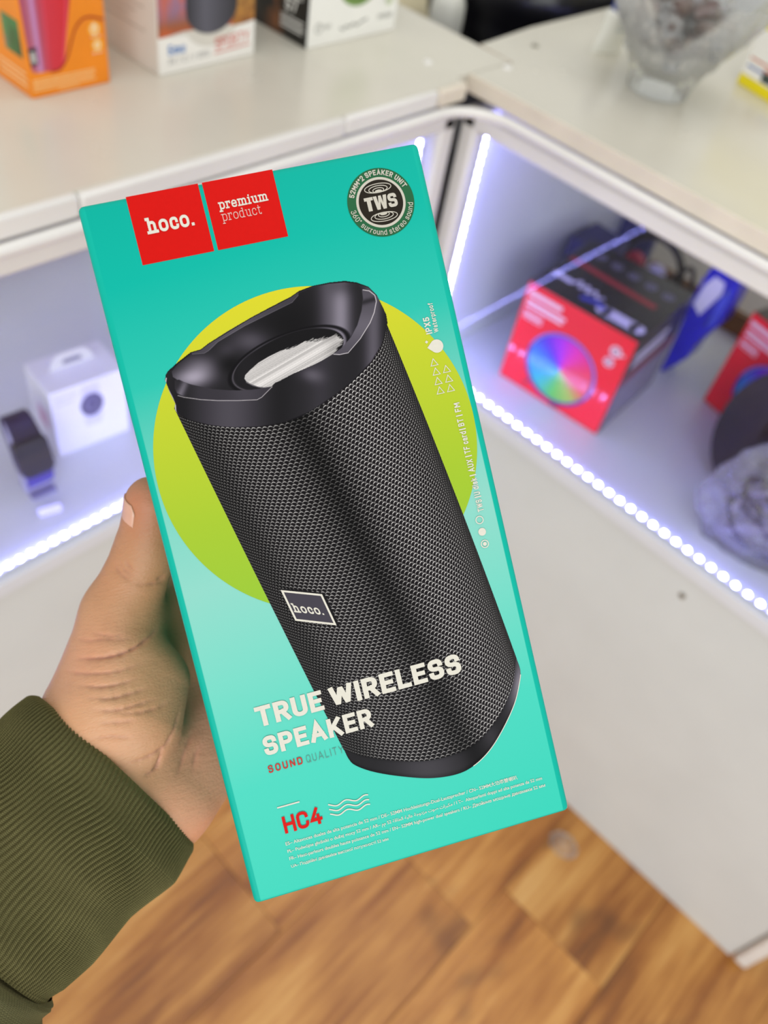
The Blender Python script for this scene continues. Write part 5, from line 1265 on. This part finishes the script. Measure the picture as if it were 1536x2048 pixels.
# blue blister pack leaning between the cartons
bl = empty('blister_pack', (-.300, 1.085, ZS)); tag(bl, 'bright blue pack with white label standing behind the red carton', 'pack')
m_blue = C_('bright_blue_card', '1212b8', .28, var=(60, .15))
sh = [(-.0172, 0), (-.012, -.0005), (.002, .024), (.010, .040), (.012, .062), (.021, .092), (.029, .110), (.031, .150), (.026, .176), (.017, .184), (.006, .178), (-.006, .182), (-.017, .176), (-.021, .150), (-.022, .120), (-.0195, .080), (-.0175, .036)]
M_st = Matrix.Rotation(R90, 4, 'X')
MB().prism(sh, -.018, .018, M_st).build('card_back', m_blue, bl, bevel=.002, seg=2)
MB().prism([(.014, .096), (.024, .112), (.026, .150), (.020, .168), (.012, .140)], -.006, .026, M_st).build('blue_bubble', C_('light_blue_film', '3b48c8', .2), bl, bevel=.004)
put(bl, 'white_label', m_lil, FRONT(.0186), lambda k: k.poly([(-.0165, .118), (-.002, .108), (.0125, .150), (.0095, .166), (-.006, .168), (-.014, .150)]))
# headphones and cables behind the red carton
hp_ = empty('headphones', (-.435, 1.205, ZS)); tag(hp_, 'dark headphones with red and white ear parts behind the red carton', 'headphones')
arc = [(-.010 + .052 * math.cos(a), .0, .055 + .050 * math.sin(a)) for a in np.linspace(-.3, math.pi + .3, 22)]
MB().tube(arc, .006, 10).build('headband', m_bk, hp_, smooth=60)
for sx, mat_, nm in ((-.036, C_('red_pad', 'c22a4a', .4), 'red_ear_cup'), (.004, m_lil, 'white_ear_cup')):
    MB().lathe([(.006, -.008), (.014, -.007), (.0165, 0), (.0145, .008), (.008, .010)], 26, M=Matrix.Translation((sx, -.010, .056)) @ Matrix.Rotation(R90, 4, 'X') @ Matrix.Rotation(.3, 4, 'Y')).build('ear_cup', mat_, hp_, smooth=50)['label'] = nm.replace('_', ' ')
cb = MB(); cb.tube(spline([(-.062, 0, .05), (-.05, .02, .004), (.0, .025, .0045), (.035, .0, .006), (.03, -.02, .05), (.055, -.015, .095), (.072, -.01, .05), (.080, .0, .0045)], 70), .0035, 8).build('cable', m_bk, hp_, smooth=60)
mic = empty('plug', (-.366, 1.15, ZS)); tag(mic, 'small black adapter with red tip beside the blue pack', 'adapter')
MB().box((-.014, -.010, 0), (.014, .010, .058)).build('adapter_body', m_bk, mic, bevel=.003); MB().lathe([(.007, .058), (.0075, .060), (.0065, .070), (.003, .073)], 16).build('red_tip', C_('red_plastic', 'c23a3a', .35), mic, smooth=40)
tip_ = empty('box', (-.477, 1.10, ZS)); 
tag(tip_, 'plain dark indigo box behind the left end of the red carton', 'box'); MB().box((-.05, -.035, 0), (.012, .035, .112)).build('card_body', C_('indigo_card', '3b3a66', .5, var=(30, .1)), tip_, bevel=.001); MB().box((-.0502, -.0352, .107), (.0122, .0352, .1125)).build('lid', C_('indigo_lid', '34335c', .5), tip_, bevel=.001)

# black round stand and the bag of cables in front of it
disc = empty('round_speaker', (-.098, .957, ZS)); tag(disc, 'round black dish-shaped speaker behind the clear bag of cables', 'speaker')
Md = Matrix.Translation((0, 0, .0855)) @ Matrix.Scale(.98, 4) @ Matrix.Rotation(math.radians(-20), 4, 'Z') @ Matrix.Rotation(math.radians(63), 4, 'X')
m_dk = C_('indigo_black_plastic', '1b1830', .35, var=(30, .2))
MB().lathe([(.02, -.016), (.07, -.012), (.088, 0), (.0955, .008), (.0945, .012), (.086, .009), (.05, .002), (.01, 0)], 64, M=Md).build('dish', m_dk, disc, smooth=50)
MB().lathe([(.030, .001), (.034, .006), (.028, .010), (.010, .012)], 32, M=Md).build('centre_cap', m_bk, disc, smooth=50)
MB().prism([(-.03, -.012), (.03, -.012), (.028, .03), (-.028, .03)], 0, .05).build('foot', m_bk, disc, bevel=.002)
cab2 = empty('cable', (-.085, 1.03, ZS)); tag(cab2, 'thick dark cable looped in front of the second red carton', 'cable')
MB().tube(spline([(-.070, -.014, .118), (-.055, -.012, .140), (-.02, -.010, .162), (.03, -.008, .174), (.09, 0, .150), (.12, .01, .08), (.11, .02, .006)], 50), .0055, 10).build('cable_sheath', m_bk, cab2, smooth=60)
MB().lathe([(.003, -.006), (.0075, -.005), (.0075, .008), (.004, .012)], 14, M=Matrix.Translation((-.070, -.014, .118)) @ Matrix.Rotation(.9, 4, 'Y')).build('cable_end', m_bk, cab2, smooth=40)
bagm = clear('clear_bag_film', (.95, .95, .97), .42, .07, .26, .06, 70, 1.0, .008)
scrapm = clear('clear_scrap_film', (.97, .97, .97), .35, .05, .6, .15, 55, 1.0, .004)
pb = empty('plastic_bag', (-.050, .853, ZS), math.radians(14)); tag(pb, 'crumpled clear plastic bag of coiled cables at the right edge of the showcase', 'bag')
film, c = crumple('film', bagm, None, (.086, .029, .098), 21, .62, 4.2, (120, 90), flat=-.058); film.location = (0, 0, .0584); film.parent = pb
rs = random.Random(6)
for i, (mat_, r) in enumerate(((m_bk, .0032), (m_bk, .0032), (C_('grey_cable', '8f8d96', .4), .003), (C_('clear_white_cable', 'b9b4d0', .3), .0034))):
    pts = [(.052 * math.cos(a) * rs.uniform(.7, 1.05), .018 * math.sin(a) * rs.uniform(.6, 1.0), .056 + .042 * math.sin(a * .7 + i) + rs.uniform(-.006, .006)) for a in np.linspace(0, 9.5, 20)]
    MB().tube(spline([tuple(p) for p in pts], 110), r, 7).build('coiled_cable', mat_, pb, smooth=60)

# ================================================================ inside the left counter
m_wb = C_('white_gloss_card', 'f2f1f4', .35, var=(20, .02))
wb = carton_box('watch_carton', 'white watch carton with hang tab standing in the left showcase', (-.664, .3013, ZS), (.088, .058, .094), math.radians(85), m_wb)
MB().prism([(.018, 0), (.070, 0), (.066, .012), (.058, .019), (.030, .019), (.022, .012)], -.0012, .0012, Matrix.Translation((0, .033, .094)) @ Matrix.Rotation(R90, 4, 'X')).build('hang_tab', m_wb, wb, bevel=.0005)
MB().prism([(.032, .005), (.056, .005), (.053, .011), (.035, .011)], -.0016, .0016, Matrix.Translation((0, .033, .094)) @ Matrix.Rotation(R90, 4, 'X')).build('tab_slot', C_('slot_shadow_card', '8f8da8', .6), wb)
put(wb, 'watch_picture', C_('watch_ink', '5b5870', .35, var=(200, .3)), FRONT(), lambda k: k.poly([(.046 + .0135 * math.cos(a), .060 + .0165 * math.sin(a)) for a in np.linspace(0, 2 * math.pi, 28, False)]))
put(wb, 'watch_dial_picture', C_('dial_ink', '8a869c', .35), FRONT(.0003), lambda k: k.line([(.046 + .007 * math.cos(a), .060 + .0075 * math.sin(a)) for a in np.linspace(2.2, 6.1, 20)], .0012))
put(wb, 'strap_picture', C_('pale_strap_ink', 'dedce8', .35), FRONT(.00015), lambda k: (k.poly([(.034, .074), (.058, .074), (.055, .088), (.037, .088)]), k.poly([(.037, .030), (.055, .030), (.058, .045), (.034, .045)])))
put(wb, 'small_lettering', C_('pale_grey_ink', 'c9c7d4', .35), FRONT(), lambda k: (k.text('WATCH', (.006, .080), .005, .12, width=.024), textrows(k, .006, .075, .026, 1, .003, .0014, 2)))
put(wb, 'pink_mark', C_('faint_pink_ink', 'e2b8cc', .4), LEFT(.058), lambda k: k.poly([(.020, .030), (.044, .030), (.044, .056), (.020, .056)]))
# smart watch on its stand
sw = empty('smart_watch', (-.6185, .2585, ZS), math.atan2(.0730, .0187) + .18); tag(sw, 'dark smart watch with purple strap on a stand in the left showcase', 'watch')
Mw = Matrix.Rotation(math.radians(-17), 4, 'X')
def rrect(w, h, r, n=6): return [(sx * (w / 2 - r) + r * math.cos(a0 + math.pi / 2 * i / n), sy * (h / 2 - r) + r * math.sin(a0 + math.pi / 2 * i / n)) for sx, sy, a0 in ((1, 1, 0), (-1, 1, math.pi / 2), (-1, -1, math.pi), (1, -1, 1.5 * math.pi)) for i in range(n + 1)]
Up = Mw @ Matrix.Translation((0, 0, .055)) @ Matrix.Rotation(R90, 4, 'X')
MB().prism(rrect(.037, .045, .009), -.0055, .0055, Up).build('watch_case', m_bk, sw, bevel=.0018)
MB().prism(rrect(.032, .040, .007), .0055, .0063, Up).build('screen', C_('dark_glass_screen', '33343c', .12), sw, bevel=.0003)
m_st = C_('violet_black_strap', '2a2440', .5); 
def strap(name, zs, mat_, w0, w1):
    m = MB(); vs = []
    for i, (y, z) in enumerate(zs):
        w = (w0 + (w1 - w0) * i / (len(zs) - 1)) / 2
        vs += [(-w, y, z), (w, y, z), (w, y + .0026, z), (-w, y + .0026, z)]
    fs = [(4 * i + a, 4 * i + (a + 1) % 4, 4 * i + 4 + (a + 1) % 4, 4 * i + 4 + a) for i in range(len(zs) - 1) for a in range(4)] + [(0, 1, 2, 3), tuple(4 * (len(zs) - 1) + a for a in (3, 2, 1, 0))]
    return m.add([tuple(Mw @ Vector(p)) for p in vs], fs).build(name, mat_, sw, smooth=50)
strap('strap', [(-.003, .076), (.000, .084), (.006, .092), (.014, .097), (.023, .096), (.030, .088), (.033, .074), (.033, .052)], m_st, .030, .024)
strap('strap', [(-.003, .034), (-.001, .026), (.004, .018), (.011, .013), (.020, .013), (.028, .020), (.033, .034), (.033, .052)], C_('violet_lit_strap', '4a4488', .45), .030, .024)  # lower strap painted brighter violet for the LED glow falling on it
MB().prism([(-.014, 0), (.014, 0), (.011, .090), (-.011, .090)], .012, .026, Matrix.Translation((0, .004, .003)) @ Mw @ Matrix.Rotation(R90, 4, 'X') @ Matrix.Scale(-1, 4, (0, 0, 1))).build('stand', C_('clear_grey_plastic', 'bdbbd6', .2), sw, bevel=.001)
MB().box((-.014, .004, 0), (.014, .036, .003)).build('stand_foot', C_('clear_grey_foot', '8d8bb0', .2), sw, bevel=.001)
tg = empty('price_tag', (-.597, .2495, ZS), math.atan2(.0730, .0187)); tag(tg, 'small white price tag standing in front of the smart watch', 'price tag')
MB().prism([(-.012, 0), (.012, 0), (.012, .009), (-.012, .009)], -.0004, .0004, Matrix.Translation((0, 0, .0005)) @ Matrix.Rotation(math.radians(60), 4, 'X')).build('card', C_('white_tag_card', 'c9c6dc', .5), tg); MB().box((-.012, 0, 0), (.012, .009, .0007)).build('card_foot', C_('white_tag_foot', 'c4c1d8', .5), tg)

# ---------------------------------------------------------------- scrap of clear film on the floor by the counter
sc_film, c = crumple('plastic_scrap', scrapm, None, (.024, .018, .010), 33, .6, 4, (48, 32), flat=-.004); sc_film.location = (.004, .716, .0045); tag(sc_film, 'small crumpled scrap of clear film on the wooden floor', 'scrap')
